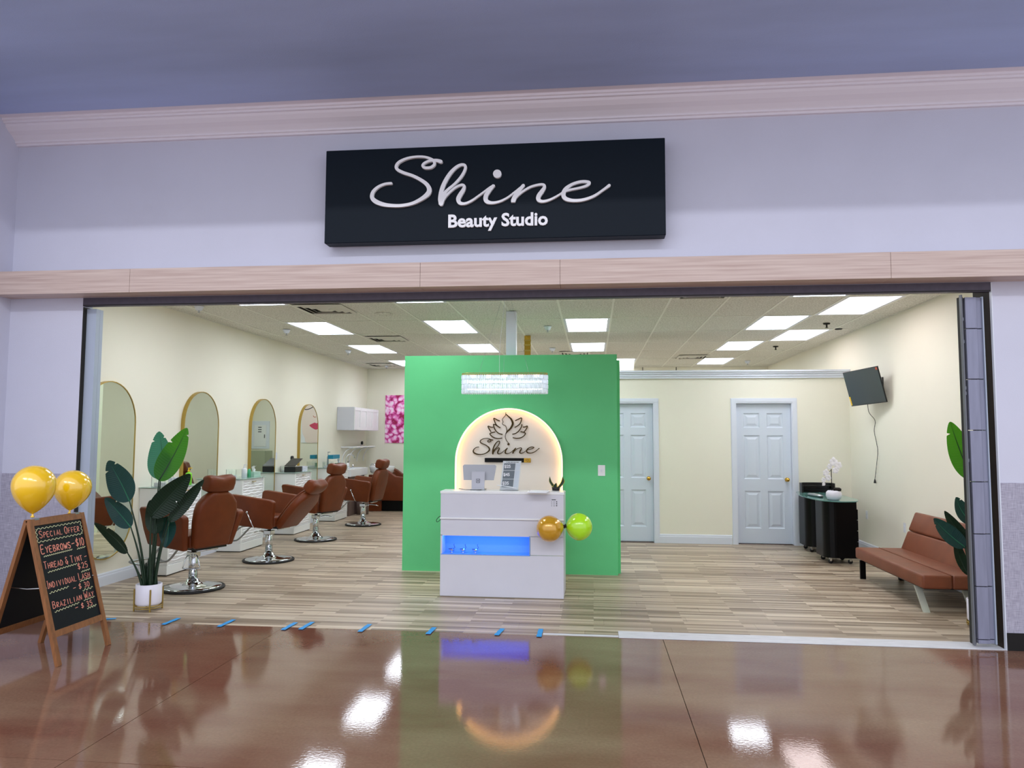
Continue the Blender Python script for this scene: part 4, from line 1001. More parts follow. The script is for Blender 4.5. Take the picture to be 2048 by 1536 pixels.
def clear_box(x, y, w_, d_, h_, label, z=HT_):
    t = thing('clear_organizer', label, 'organizer', (x, y, z), 0, 'clear acrylic organizers on the stations')
    b = MB(); e = .003
    b.box(-d_/2, d_/2, -w_/2, w_/2, 0, e).box(-d_/2, -d_/2+e, -w_/2, w_/2, e, h_).box(d_/2-e, d_/2, -w_/2, w_/2, e, h_).box(-d_/2+e, d_/2-e, -w_/2, -w_/2+e, e, h_).box(-d_/2+e, d_/2-e, w_/2-e, w_/2, e, h_)
    b.build('tray', M['glass_clear'], t)
    MB().box(-d_/2+.01, d_/2-.01, -.002, .002, e, h_*.8).build('divider', M['glass_clear'], t)
    MB().box(-d_/2+.02, d_/2-.02, -w_/2+.02, -.02, e, h_*.35).build('insert', M['paper'], t)
clear_box(-4.76, 2.02, .16, .16, .13, 'clear acrylic organizer on the nearest station')
clear_box(-4.78, 3.72, .16, .14, .12, 'clear acrylic organizer on the second station')
clear_box(-4.885, 5.62, .14, .085, .09, 'small clear organizer behind the marbled box')
clear_box(-4.76, 7.24, .10, .16, .11, 'clear organizer at the near edge of the farthest station')
def bottle(name, x, y, r, h, m, mp, label, z=HT_, pump=True):
    t = thing(name, label, 'bottle', (x, y, z), 0, None)
    MB().lathe([(0, 0), (r, 0), (r, h*.72), (r*.85, h*.8), (r*.35, h*.86), (r*.35, h*.9), (0, h*.9)], 18).build('body', m, t)
    if pump:
        MB().lathe([(r*.4, h*.9), (r*.4, h*.98), (.006, h*.99), (.006, h*1.12), (0, h*1.12)], 12).build('cap', mp, t)
        MB().box(-.008, .04, -.007, .007, h*1.12, h*1.17, bev=.002).build('nozzle', mp, t)
    return t
bottle('pump_bottle', -4.68, 2.42, .036, .165, M['green_plastic'], M['yellow_plastic'], 'lime green bottle with yellow pump on the nearest station')
bottle('pump_bottle', -4.73, 3.92, .034, .15, M['paper'], M['paper'], 'white pump bottle on the second station')
bottle('mint_bottle', -4.70, 4.00, .022, .13, M['mint_glass'], M['mint_glass'], 'translucent mint green bottle on the second station', pump=False)
bottle('tall_bottle', -4.86, 7.50, .018, .24, M['steel'], M['steel'], 'slim tall dispenser on the farthest station')
tag(MB().box(-4.80, -4.66, 2.20, 2.40, HT_, HT_+.085, bev=.002).build('striped_box', M['stripes']), 'blue and white striped box on the nearest station', 'box')
def tissue(x, y, m, label, w_=.2, d_=.11, h_=.07):
    t = thing('tissue_box', label, 'tissue box', (x, y, HT_), 0, 'tissue boxes on the stations')
    MB().box(-d_/2, d_/2, -w_/2, w_/2, 0, h_, bev=.002).build('carton', m, t)
    vs = []; fs = []; n_ = 7
    for k in range(n_):
        yy = (k/(n_-1)-.5)*.10; vs += [(.012*math.sin(k*2.2), yy*.6, h_-.002), (.025*math.cos(k*1.7), yy, h_+.045+.02*math.sin(k*1.3)), (.03*math.cos(k*1.1), yy*.7-.01, h_+.075+.012*math.cos(k))]
    for k in range(n_-1):
        for c_ in (0, 1): fs.append((3*k+c_, 3*k+c_+1, 3*k+c_+4, 3*k+c_+3))
    MB().add(vs, fs, True).build('tissue', M['paper'], t, fixn=False)
tissue(-4.70, 4.14, M['mint'], 'mint tissue box with a pulled tissue on the second station')
tissue(-4.72, 7.70, M['dark_green_box'], 'dark green tissue box on the farthest station', .14)
bc = thing('black_case', 'open black case with raised lid on the third station', 'case', (-4.73, 5.60, HT_))
MB().box(-.09, .09, -.15, .13, 0, .085, bev=.003).build('tray', M['black_plastic'], bc)
MB().box(-.09, .09, -.15, .17, 0, .008, mtx=Matrix.Translation((0, -.15, .09)) @ Matrix.Rotation(.36, 4, 'X') @ Matrix.Translation((0, .15, 0)), bev=.002).build('lid', M['black_plastic'], bc)
tag(MB().box(-4.82, -4.64, 5.76, 5.96, HT_, HT_+.08, bev=.002).build('marbled_box', M['marble']), 'white marbled box beside the black open case', 'box')
tb_ = thing('teal_box_stand', 'teal box raised on clear legs on the farthest station', 'box', (-4.74, 7.50, HT_))
MB().box(-.05, .05, -.20, .13, .155, .225, bev=.002).build('carton', M['teal_box'], tb_)
MB().box(-.035, .035, .135, .2, .16, .225, bev=.002).build('end_box', M['teal_box'], tb_)
for y in (-.12, .05): MB().box(-.03, .03, y-.003, y+.003, 0, .155).build('leg', M['glass_clear'], tb_)
tag(MB().box(-4.80, -4.68, 4.30, 4.235, HT_, HT_+.004).build('comb', M['black_plastic']), 'small dark comb on the edge of the second station', 'comb')

# ================================================================== SALON CHAIRS
def back_outline(w_, h_):
    hw = w_/2
    return [(-hw*.86, 0), (hw*.86, 0), (hw*1.0, h_*.45), (hw*1.0, h_*.66), (hw*.92, h_*.80), (hw*.66, h_*.93), (hw*.38, h_), (-hw*.38, h_), (-hw*.66, h_*.93), (-hw*.92, h_*.80), (-hw*1.0, h_*.66), (-hw*1.0, h_*.45)]
def soft(obj, lv=2, bev=None):
    if bev:
        b = obj.modifiers.new('b', 'BEVEL'); b.width = bev; b.segments = 3; b.limit_method = 'ANGLE'; b.angle_limit = .6
    else:
        s_ = obj.modifiers.new('s', 'SUBSURF'); s_.levels = lv; s_.render_levels = lv
    for p_ in obj.data.polygons: p_.use_smooth = True
def salon_chair(loc, rz, recline, lever_ang, recl_lever, label, pump_style):
    """local +x is the way the sitter faces"""
    t = thing('salon_chair', label, 'chair', loc, rz, 'brown salon chairs')
    base = MB().lathe([(.268, .022), (.285, .018), (.27, .030), (.20, .036), (.12, .045), (.085, .056), (.066, .072), (.056, .095), (.046, .10), (0, .10)], 48); base.build('base', M['chrome'], t)
    MB().lathe([(.27, .0), (.304, .0), (.308, .012), (.302, .022), (.285, .026), (.27, .02)], 48).build('rubber_ring', M['black_rubber'], t)
    MB().lathe([(.043, .10), (.043, .325), (.038, .33), (0, .33)], 24).build('column', M['chrome'], t)
    MB().box(-.05, .05, -.046, .046, .315, .37, bev=.008).build('pump_housing', M['chrome'], t)
    MB().lathe([(.022, .36), (.022, .41), (0, .41)], 16).build('piston', M['chrome'], t)
    rm = Matrix.Rotation(lever_ang-rz, 4, 'Z')
    if pump_style == 'loop':
        pts = [(.05, -.03, .335), (.09, -.05, .325), (.11, -.075, .24), (.10, -.065, .215), (.10, .065, .215), (.11, .075, .24), (.09, .05, .325), (.05, .03, .335)]
        MB().tube(smooth_pts(pts, 4), .006, 8, mtx=rm).build('pump_lever', M['chrome'], t)
    else:
        pts = [(.05, -.02, .335), (.12, -.02, .35), (.2, -.016, .34), (.25, .0, .325), (.2, .016, .34), (.12, .02, .35), (.05, .02, .335)]
        MB().tube(smooth_pts(pts, 4), .006, 8, mtx=rm).build('pump_lever', M['chrome'], t)
    mc = MB(); mc.box(-.16, .12, -.10, .10, .405, .43).box(-.26, -.10, -.18, .18, .412, .435); mc.build('mechanism', M['black_plastic'], t)
    MB().tube([(-.20, -.12, .40), (-.20, .12, .40)], .012, 8).build('pivot_rod', M['chrome'], t)
    o = MB().box(-.22, .28, -.225, .225, .43, .56, bev=.03).build('seat', M['brown_leather'], t)
    # armrests : side profile, flaring outward
    for s_ in (-1, 1):
        prof_ = [(-.215, .415), (.30, .45), (.325, .60), (.33, .80), (.31, .825), (.26, .825), (-.25, .765), (-.285, .745), (-.285, .71), (-.245, .55)]
        def fa(u, v, d, s_=s_):
            k = (v-.42)/.40
            return (u, s_*(.235+.075*k+d*(1+.35*k)), v)
        mb = MB().prism(prof_, fa, 0.0, .062); a_ = mb.build('armrest', M['brown_leather'], t); soft(a_, bev=.024)
    if recl_lever:
        MB().tube([(-.02, .325, .43), (.0, .335, .45), (.055, .375, .61)], .006, 8).build('recline_rod', M['chrome'], t)
        MB().lathe([(0, -.016), (.011, -.011), (.016, 0), (.011, .011), (0, .016)], 14, (.056, .377, .62)).build('recline_knob', M['chrome'], t)
    # backrest + headrest in a tilted frame
    bm2 = Matrix.Translation((-.225, 0, .43)) @ Matrix.Rotation(-recline, 4, 'Y')
    mb = MB().prism(back_outline(.48, .56), lambda u, v, d: (d, u, v), -.05, .045, mtx=bm2); b_ = mb.build('backrest', M['brown_leather'], t); soft(b_, bev=.035)
    mb = MB().prism([(u*.86, v*.9+.03) for u, v in back_outline(.48, .56)], lambda u, v, d: (d, u, v), .045, .075, mtx=bm2); c_ = mb.build('back_cushion', M['brown_leather'], t); soft(c_, bev=.02)
    hm = bm2 @ Matrix.Translation((.02, 0, .635))
    hp = []; nn = 7; vs = []; fs = []
    for i in range(nn):
        y = (i/(nn-1)-.5)*.31; e = abs(i/(nn-1)-.5)*2; sc_ = 1-.16*e**3; dip = -.032*(1-e)
        ring = [(-.07, -.075), (-.085, .01), (-.075, .085+dip), (.0, .10+dip), (.075+dip, .07), (.085+dip, -.02), (.065, -.085), (-.01, -.09)]
        for (a, b) in ring: vs.append((a*sc_, y, b*sc_))
    for i in range(nn-1):
        for k in range(8): a = i*8+k; b = i*8+(k+1) % 8; fs.append((a, b, b+8, a+8))
    fs += [tuple(range(8))[::-1], tuple((nn-1)*8+k for k in range(8))]
    h_ = MB().add(vs, fs, True, hm).build('headrest', M['brown_leather'], t); soft(h_, bev=.022)
    MB().box(-.012, .0, -.03, .03, .50, .62, mtx=bm2).build('headrest_bracket', M['chrome'], t)
    # footrest
    for s_ in (-1, 1):
        MB().tube(smooth_pts([(.12, s_*.13, .425), (.28, s_*.13, .42), (.37, s_*.13, .37), (.49, s_*.13, .255), (.56, s_*.125, .205), (.64, s_*.13, .20), (.74, s_*.16, .215)], 5), .0115, 10).build('footrest_bar', M['steel'], t)
    MB().tube(smooth_pts([(.74, -.16, .215), (.785, -.145, .22), (.80, -.08, .222), (.80, .08, .222), (.785, .145, .22), (.74, .16, .215)], 5), .0115, 10).build('footrest_loop', M['steel'], t)
    MB().tube([(.57, -.12, .203), (.57, .12, .203)], .009, 8).build('footrest_cross', M['steel'], t)
    return t
rad = math.radians
salon_chair((-3.985, 1.335, 0), rad(158), .20, rad(-70), False, 'brown salon chair nearest the entrance, beside the potted plant', 'loop')
salon_chair((-3.963, 3.045, 0), rad(170), .72, rad(160), True, 'brown salon chair with far reclined back, second from the entrance', 'flat')
salon_chair((-4.065, 4.872, 0), rad(162), .24, rad(20), False, 'brown salon chair third from the entrance', 'flat')
salon_chair((-3.948, 6.782, 0), rad(172), .22, rad(15), True, 'farthest brown salon chair, in front of the sink', 'flat')

# ================================================================== BACK-LEFT FITTINGS
wc = thing('wall_cabinet', 'white wall cabinet with four shaker doors in the back left corner', 'cabinet', (XL+.002, 8.2, 1.645))
MB().box(0, .335, 0, 1.62, 0, .45, bev=.002).build('carcass', M['white_lam'], wc)
for k in range(4):
    y0 = .004+k*.404; d = bpy.data.objects.new('cabinet_door', None); COL.objects.link(d); d.parent = wc; d.location = (.336, y0, .004)
    mb = MB(); W_, H2 = .398, .442; s_ = .06
    mb.box(0, .018, 0, s_, 0, H2).box(0, .018, W_-s_, W_, 0, H2).box(0, .018, s_, W_-s_, 0, s_).box(0, .018, s_, W_-s_, H2-s_, H2); mb.build('door_frame', M['white_gloss'], d)
    MB().box(0, .008, s_, W_-s_, s_, H2-s_).build('door_panel', M['white_gloss'], d)
sh = thing('bracket_shelf', 'white shelf on curved brackets below the wall cabinet', 'shelf', (XL+.002, 8.45, 1.30))
MB().box(0, .26, 0, 1.5, 0, .022, bev=.002).build('board', M['white_gloss'], sh)
for y in (.05, .5, .98, 1.42):
    MB().tube(smooth_pts([(.24, y, -.008), (.16, y, -.02), (.07, y, -.09), (.02, y, -.2), (.012, y, -.3)], 5), .011, 6).build('bracket', M['white_gloss'], sh)
for (loc, rot, lab) in [((XL+.0, 6.02, 1.164), 0, 'round black plug in the outlet by the farthest mirror'), ((XL+.0, 9.75, 1.385), 0, 'round black plug above the shelf')]:
    t = thing('plug', lab, 'plug', loc, 0, 'black plugs on the left wall')
    MB().box(0.001, .006, -.035, .035, -.10, .02, bev=.001).build('plate', M['white_gloss'], t)
    MB().lathe([(.0, 0), (.036, 0), (.036, .03), (0, .032)], 18, mtx=Matrix.Translation((.006, 0, 0)) @ Matrix.Rotation(PI/2, 4, 'Y')).build('adapter', M['black_plastic'], t)
sk = thing('wash_sink', 'white slab sink with grey wood panel and gooseneck tap', 'sink', (XL+.002, 0, 0))
MB().box(0, .36, 8.02, 9.08, .75, .895, bev=.006).build('basin', M['white_gloss'], sk)
MB().box(.02, .30, 8.1, 9.05, .0, .748).build('wood_panel', M['grey_wood'], sk)
MB().box(.06, .3, 8.35, 8.95, .892, .897).build('bowl_recess', M['white_trim'], sk)
MB().tube(smooth_pts([(.09, 8.5, .9), (.09, 8.5, 1.08), (.12, 8.53, 1.15), (.17, 8.57, 1.17), (.22, 8.61, 1.13), (.225, 8.615, 1.09)], 6), .012, 10).build('faucet', M['chrome'], sk)
MB().lathe([(.03, .895), (.03, .91), (.018, .92), (.018, .96), (0, .96)], 14, (.16, 8.72, 0)).build('tap_handle', M['chrome'], sk)
bottle('soap_bottle', -4.74, 8.28, .03, .13, M['paper'], M['dark_print'], 'white soap pump bottle beside the sink tap', .896)
bn = thing('waste_bin', 'grey wood-grain waste bin below the sink', 'bin', (-4.50, 8.50, 0))
MB().lathe([(.115, 0), (.125, .26), (.12, .26), (.11, .01), (0, .01)], 28).build('bucket', M['grey_wood'], bn)
MB().lathe([(.12, .255), (.128, .258), (.128, .268), (.12, .27)], 28).build('rim', M['vent_dark'], bn)
# shampoo unit
su = thing('shampoo_unit', 'brown backwash chair with white basin and black base', 'shampoo chair', (-4.12, 9.35, 0))
MB().box(-.50, .34, -.16, .34, 0, .30, bev=.01).build('pedestal', M['black_gloss'], su)
o = MB().prism([(-.18, .22), (.55, .22), (.60, .42), (.60, .70), (.30, .70), (.12, .72), (-.02, .82), (-.10, .86), (-.18, .80)], lambda u, v, d: (u, d, v), -.30, -.20).build('armrest', M['brown_leather'], su); soft(o, bev=.025)
o = MB().prism([(-.18, .22), (.55, .22), (.60, .42), (.60, .70), (.30, .70), (.12, .72), (-.02, .82), (-.10, .86), (-.18, .80)], lambda u, v, d: (u, d, v), .36, .46).build('armrest', M['brown_leather'], su); soft(o, bev=.025)
MB().box(-.05, .55, -.2, .36, .30, .44, bev=.03).build('seat', M['brown_leather'], su)
MB().box(-.12, -.02, -.19, .35, .3, .8, bev=.03, mtx=Matrix.Translation((-.02, 0, 0))).build('backrest', M['brown_leather'], su)
MB().box(-.46, -.19, -.24, -.14, 0, .74, bev=.01).build('side_panel', M['brown_leather'], su)
MB().lathe([(.10, .70), (.19, .78), (.215, .90), (.20, .91), (.17, .80), (.08, .73), (0, .73)], 28, (-.26, .05, 0), sx=1.25).build('basin', M['white_gloss'], su)
MB().tube(smooth_pts([(-.48, -.02, .78), (-.48, -.02, .92), (-.44, -.02, .95), (-.38, -.02, .92)], 4), .011, 8).build('tap', M['chrome'], su)
# posters / panel on back wall
tag(MB().box(-4.53, -3.93, YB-.014, YB-.003, 1.385, 2.43).build('flower_poster', M['flower_print']), 'pink petal close-up poster on the back wall beside the green wall', 'poster')
fp = thing('face_poster', 'poster of a cropped face with pink lips, seen in the farthest mirror', 'poster', (-3.38, YB-.004, 1.38))
MB().box(-.54, 0, -.010, 0, 0, 1.0).build('sheet', M['paper'], fp)
MB().prism(smooth_pts([(-.54, 0), (-.14, 0), (-.09, .10), (-.03, .22), (-.01, .45), (-.005, .8), (-.01, .998), (-.54, .998)], 3, True)[1:], lambda u, v, d: (max(-.54, u), d, min(1, max(0, v))), -.012, -.010).build('face_print', M['skin_print'], fp)
MB().prism(smooth_pts([(-.19, .385), (-.25, .42), (-.31, .445), (-.35, .43), (-.40, .445), (-.50, .40), (-.42, .33), (-.34, .29), (-.25, .33)], 4, True), lambda u, v, d: (u, d, v), -.014, -.012).build('lip_print', M['lip_print'], fp)
MB().ribbon(smooth_pts([(-.20, .39), (-.28, .385), (-.36, .378), (-.49, .39)], 4), lambda u, v, d: (u, d, v), -.0155, -.014, .006).build('lip_line', M['red'], fp)
MB().ribbon(smooth_pts([(-.27, .60), (-.30, .565), (-.34, .575)], 4), lambda u, v, d: (u, d, v), -.014, -.012, .012).build('nostril_print', M['red'], fp)
MB().ribbon(smooth_pts([(-.03, .76), (-.10, .735), (-.18, .75), (-.26, .79)], 5), lambda u, v, d: (u, d, v), -.014, -.012, .018).build('lash_print', M['dark_print'], fp)
ep = thing('electrical_panel', 'white electrical panel door on the back wall, seen in the third mirror', 'electrical panel', (-2.44, YB, 1.24))
MB().box(-.21, .21, -.02, 0, 0, .62, bev=.004).build('housing', M['white_trim'], ep)
MB().box(-.14, .14, -.028, -.02, .05, .53, bev=.003).build('door', M['white_gloss'], ep)
for z in (.47, .42, .37): MB().box(-.03, .05, -.0295, -.028, z, z+.018).build('label_print', M['dark_print'], ep)
MB().box(-.11, -.095, -.034, -.028, .24, .32).build('latch', M['black_plastic'], ep)
struct('wall_low', MB().box(-2.72, -2.05, 9.75, YB, 0, 1.2), mat('low_wall_paint', '#a3ab93', .6), None, 'low grey green wall seen in the third mirror')
def outlet(loc, rz, label, sw_=False):
    t = thing('wall_outlet', label, 'outlet', loc, rz, 'white wall outlets')
    MB().box(-.035, .035, -.006, 0, -.057, .057, bev=.002).build('plate', M['white_gloss'], t)
    for z in (-.02, .02): MB().box(-.012, .012, -.008, -.006, z-.013, z+.013, bev=.001).build('socket', M['white_trim'], t)
outlet((XL, 5.43, 1.21), PI/2, 'white outlet on the left wall between third and fourth mirrors')
outlet((XR, 4.663, .50), -PI/2, 'white outlet on the right wall behind the black table')
outlet((XR, 3.444, .475), -PI/2, 'white outlet on the right wall above the sofa end')

# ================================================================== RIGHT SIDE : TV
tv = thing('wall_screen', 'dark flat television tilted out from the right wall', 'television', (3.424, 4.014, 2.173))
yaw, pit, ro = .292, .236, .038
nrm = Vector((-math.cos(yaw)*math.cos(pit), -math.sin(yaw)*math.cos(pit), -math.sin(pit)))
rtv = Vector((math.sin(yaw), -math.cos(yaw), 0)); upv = nrm.cross(rtv)
if upv.z < 0: upv = -upv
ra = math.cos(ro)*rtv+math.sin(ro)*upv; ub = -math.sin(ro)*rtv+math.cos(ro)*upv
TM = Matrix(((ra.x, nrm.x, ub.x, 0), (ra.y, nrm.y, ub.y, 0), (ra.z, nrm.z, ub.z, 0), (0, 0, 0, 1)))
MB().box(-.35, .35, -.012, 0, -.228, .228, mtx=TM, bev=.003).build('bezel', M['black_plastic'], tv)
MB().box(-.342, .342, .0005, .003, -.218, .220, mtx=TM).build('screen', M['screen'], tv)
MB().box(-.25, .25, -.05, -.012, -.17, .12, mtx=TM, bev=.01).build('back_cover', M['black_plastic'], tv)
MB().box(.305, .34, .0032, .004, .185, .215, mtx=TM).build('sticker', M['red'], tv)
MB().box(-.342, -.318, .0032, .004, -.215, -.10, mtx=TM).build('energy_sticker', M['yellow_plastic'], tv)
pb = Vector((3.424, 4.014, 2.173))-nrm*.05
MB().tube([tuple(-nrm*.05), (.12, .0, .0), (XR-3.424, .0, .0)], .018, 8).build('arm', M['black_plastic'], tv)
MB().box(XR-3.424-.012, XR-3.424, -.06, .06, -.12, .12).build('wall_plate', M['black_plastic'], tv)
tc_ = thing('power_cord', 'dangling black power cord with plug below the television', 'cord', (XR-.02, 4.2, 0))
MB().tube(smooth_pts([(-.10, -.02, 2.0), (-.08, 0, 1.86), (0, .02, 1.75), (0, .06, 1.62), (0, .0, 1.48), (0, -.04, 1.36), (0, .0, 1.22), (0, .06, 1.06), (0, .09, .99)], 5), .0035, 6).build('cable', M['black_rubber'], tc_)
MB().lathe([(.006, .05), (.011, .03), (.016, .005), (.014, 0), (0, 0)], 10, (0, .09, .945)).build('plug', M['black_rubber'], tc_)

# ================================================================== SOFA
so = thing('sofa', 'low tan brown leather sofa bed on chrome legs by the right wall', 'sofa', (0, 0, 0))
ya, yb_ = 1.14, 2.84
o = MB().box(2.87, 3.12, ya, yb_, .205, .325, bev=.02).build('seat_cushion', M['tan_leather'], so)
o = MB().box(3.122, 3.37, ya, yb_, .205, .325, bev=.02).build('seat_cushion', M['tan_leather'], so)
MB().tube([(3.121, ya+.01, .322), (3.121, yb_-.01, .322)], .006, 6).build('seam', M['tan_leather'], so)
bt = Matrix.Translation((3.34, 0, .30)) @ Matrix.Rotation(rad(22), 4, 'Y')
MB().box(-.0, .12, ya, yb_, .0, .235, mtx=bt, bev=.022).build('back_cushion', M['tan_leather'], so)
MB().box(-.0, .12, ya, yb_, .238, .455, mtx=bt, bev=.022).build('back_cushion', M['tan_leather'], so)
MB().box(2.92, 3.32, ya+.1, yb_-.1, .185, .206).build('under_frame', M['black_plastic'], so)
for (yy, dy) in ((1.34, -.17), (2.72, .0)):
    for xx in (2.905, 3.30):
        m_ = mat('sofa_leg_metal', '#c3c8bb', .35, .25) if yy < 2 else M['black_gloss']
        mb = MB(); v = [(xx-.028, yy-.012, .2), (xx+.028, yy-.012, .2), (xx+.028, yy+.012, .2), (xx-.028, yy+.012, .2)]; v2 = [(a, b+dy, 0) for a, b, c in v]
        mb.add(v+v2, [(0, 1, 2, 3), (7, 6, 5, 4), (0, 4, 5, 1), (1, 5, 6, 2), (2, 6, 7, 3), (3, 7, 4, 0)]); mb.build('leg', m_, so)

# ================================================================== BLACK TABLE
nt_ = thing('manicure_table', 'black curved two-pedestal table with frosted glass top on casters', 'table', (0, 0, 0))
ZT = .775
def ped(cx, cy, w_, d_, nm):
    # D-shaped pedestal, rounded towards -x/-y
    r = .13; pts = []
    for k in range(9):
        a = PI+PI/2*k/8; pts.append((cx-w_/2+r+r*math.cos(a), cy-d_/2+r+r*math.sin(a)))
    pts += [(cx+w_/2, cy-d_/2), (cx+w_/2, cy+d_/2), (cx-w_/2+.03, cy+d_/2), (cx-w_/2, cy+d_/2-.03)]
    o = MB().prism(pts, lambda u, v, d: (u, v, d), .075, ZT-.012).build('pedestal', M['black_gloss'], nt_)
    for k, (za, zb) in enumerate(((.09, .27), (.276, .40), (.406, .53), (.536, .66))):
        MB().box(cx+w_/2, cx+w_/2+.018, cy-d_/2+.012, cy+d_/2-.012, za, zb, bev=.003).build('drawer', M['black_gloss'], nt_)
    for sx in (-1, 1):
        for sy in (-1, 1):
            c = (cx+sx*(w_/2-.07), cy+sy*(d_/2-.06))
            cs = MB().lathe([(0, -.011), (.026, -.011), (.028, 0), (.026, .011), (0, .011)], 16, mtx=Matrix.Translation((c[0], c[1], .028)) @ Matrix.Rotation(PI/2, 4, 'X')); k_ = cs.build('caster', M['black_rubber'], nt_)
            MB().box(c[0]-.014, c[0]+.014, c[1]-.022, c[1]+.022, .032, .078, bev=.003).build('caster_fork', M['chrome'], k_)
ped(2.985, 3.86, .37, .42, 'front'); ped(3.03, 4.78, .38, .42, 'rear')
tp = [(3.02, 3.43), (2.9, 3.42), (2.77, 3.53), (2.71, 3.75), (2.69, 4.1), (2.71, 4.45), (2.78, 4.8), (2.88, 5.1), (3.28, 5.12), (3.27, 4.6), (3.24, 4.1), (3.22, 3.75), (3.13, 3.5)]
MB().prism(smooth_pts(tp, 4, True), lambda u, v, d: (u, v, d), ZT-.011, ZT).build('glass_top', M['frosted_teal'], nt_)
og = thing('desk_organizer', 'black curved desk organizer with shelves on the back of the black table', 'organizer', (3.07, 4.93, ZT))
MB().ribbon(smooth_pts([(-.215, -.10), (-.19, .05), (0, .10), (.19, .05), (.215, -.10)], 5), lambda u, v, d: (u, v, d), 0, .13, .012).build('back_shell', M['black_plastic'], og)
for s_ in (-1, 1): MB().prism([(-.10, 0), (.05, 0), (.05, .13), (-.04, .13), (-.10, .09)], lambda u, v, d: (d, u, v), s_*.205-.006, s_*.205+.006).build('side_cheek', M['black_plastic'], og)
for z in (.004, .045, .088): MB().prism(smooth_pts([(-.2, -.05), (-.19, .04), (0, .09), (.19, .04), (.2, -.05), (0, -.02)], 3, True), lambda u, v, d: (u, v, d), z, z+.005).build('shelf', M['black_plastic'], og)
gd = thing('hand_rest', 'long grey hand rest lying on the glass table top', 'hand rest', (2.83, 4.15, ZT), rad(97))
MB().lathe([(0, -.20), (.03, -.19), (.046, -.10), (.048, .05), (.036, .16), (.018, .195), (0, .20)], 18, mtx=Matrix.Translation((0, 0, .02)) @ Matrix.Rotation(PI/2, 4, 'Y') @ Matrix.Diagonal((.42, 1, 1, 1))).build('pad', M['steel'], gd)
MB().box(-.2, -.12, -.02, .02, .0, .016, bev=.004).build('tip', M['dark_print'], gd)
vs_ = thing('orchid_vase', 'round white vase with a white orchid on the black table', 'potted orchid', (2.90, 3.62, ZT))
MB().lathe([(.055, 0), (.075, .012), (.092, .05), (.088, .09), (.07, .112), (.066, .115), (.062, .11), (.08, .085), (.08, .05), (.05, .015), (0, .014)], 32).build('vase', M['pot_white'], vs_)
MB().lathe([(.06, .10), (.035, .108), (0, .11)], 16).build('moss', M['soil'], vs_)
MB().lathe([(0, .105), (.045, .11), (.05, .135), (.03, .15), (0, .15)], 10, (.035, -.02, 0), smooth=False).build('dark_moss', M['soil'], vs_)
stp = smooth_pts([(-.02, 0, .1), (-.022, 0, .3), (-.02, 0, .42), (.0, 0, .47), (.03, 0, .46)], 5); MB().tube(stp, .0045, 6).build('stem', M['soil'], vs_)
st2 = smooth_pts([(-.021, 0, .36), (-.06, -.01, .33), (-.10, -.01, .26), (-.13, -.01, .19)], 5); MB().tube(st2, .003, 6).build('stem', M['soil'], vs_)
def blossom(c, s_, ang):
    b = None
    mb = MB()
    for k in range(5):
        a = ang+2*PI*k/5; L_ = s_*(1.0 if k % 2 else .85); P = []
        n_ = 6; vs = []; fs = []
        for i in range(n_+1):
            t = i/n_; w_ = s_*.42*math.sin(PI*min(1, t*.9+.1))**.8
            cx, cz = c[0]+math.cos(a)*L_*t, c[2]+math.sin(a)*L_*t
            px_, pz_ = -math.sin(a)*w_, math.cos(a)*w_; bow = -.18*s_*math.sin(PI*t)
            vs += [(cx-px_, c[1]+bow*.3, cz-pz_), (cx, c[1]+bow, cz), (cx+px_, c[1]+bow*.3, cz+pz_)]
        for i in range(n_):
            for q in (0, 1): fs.append((3*i+q, 3*i+q+1, 3*i+q+4, 3*i+q+3))
        mb.add(vs, fs, True)
    mb.build('blossom', M['orchid'], vs_, fixn=False)
for c, s_, a in [((.0, -.02, .46), .062, .3), ((.05, -.03, .42), .058, .9), ((.02, -.03, .36), .05, .1), ((-.045, -.01, .40), .04, .5), ((-.09, -.02, .33), .048, .2), ((-.07, -.03, .27), .046, 1.1), ((-.12, -.02, .24), .036, .6), ((-.12, -.02, .19), .026, .2)]: blossom(c, s_, a)

# ================================================================== BIRD OF PARADISE PLANTS
def bop_leaf(parent, base, tip, width, face, m, bow=.06, notches=(), vee=.25, fat=.45):
    B = Vector(base); Tt = Vector(tip); ax = (Tt-B); L_ = ax.length; ax.normalize()
    fc = Vector(face); side = ax.cross(fc).normalized(); nr = side.cross(ax).normalized()
    nl, nw = 110, 5; vs = []; fs = []
    def wid(t):
        # broad low, pointed tip
        return width*.5*(math.sin(PI*min(1, t)**(.72 if fat < .5 else .85))**.62)*(1-.12*t)
    for i in range(nl+1):
        t = i/nl; c = B+ax*(L_*t)+nr*(-bow*math.sin(PI*t))
        for j in range(-nw, nw+1):
            s_ = j/nw; wv = wid(t)
            for (tn, sd, dp) in notches:
                if sd*s_ > 0: wv *= 1-dp*max(0, 1-abs(t-tn)/.022)
            ridge = .0013*math.sin(t*24*2*PI-abs(s_)*5.5)*min(1, abs(s_)*3)
            pt = c + side*(s_*wv) + nr*(vee*abs(s_)*wv + ridge) - ax*(0.10*abs(s_)**1.5*wv*(-1)) 
            vs.append(tuple(pt))
    W2 = 2*nw+1
    for i in range(nl):
        for j in range(2*nw): a = i*W2+j; fs.append((a, a+1, a+W2+1, a+W2))
    lf_ = MB().add(vs, fs, True).build('leaf', m, parent, fixn=False)
    rib = [tuple(B+ax*(L_*i/12)+nr*(-bow*math.sin(PI*i/12)-.002)) for i in range(13)]
    MB().tube(rib, .004, 6, rs=[.006*(1-i/13)+.001 for i in range(13)]).build('midrib', M['stem'] if m is not M['leaf_teal'] else M['leaf_pale'], lf_)
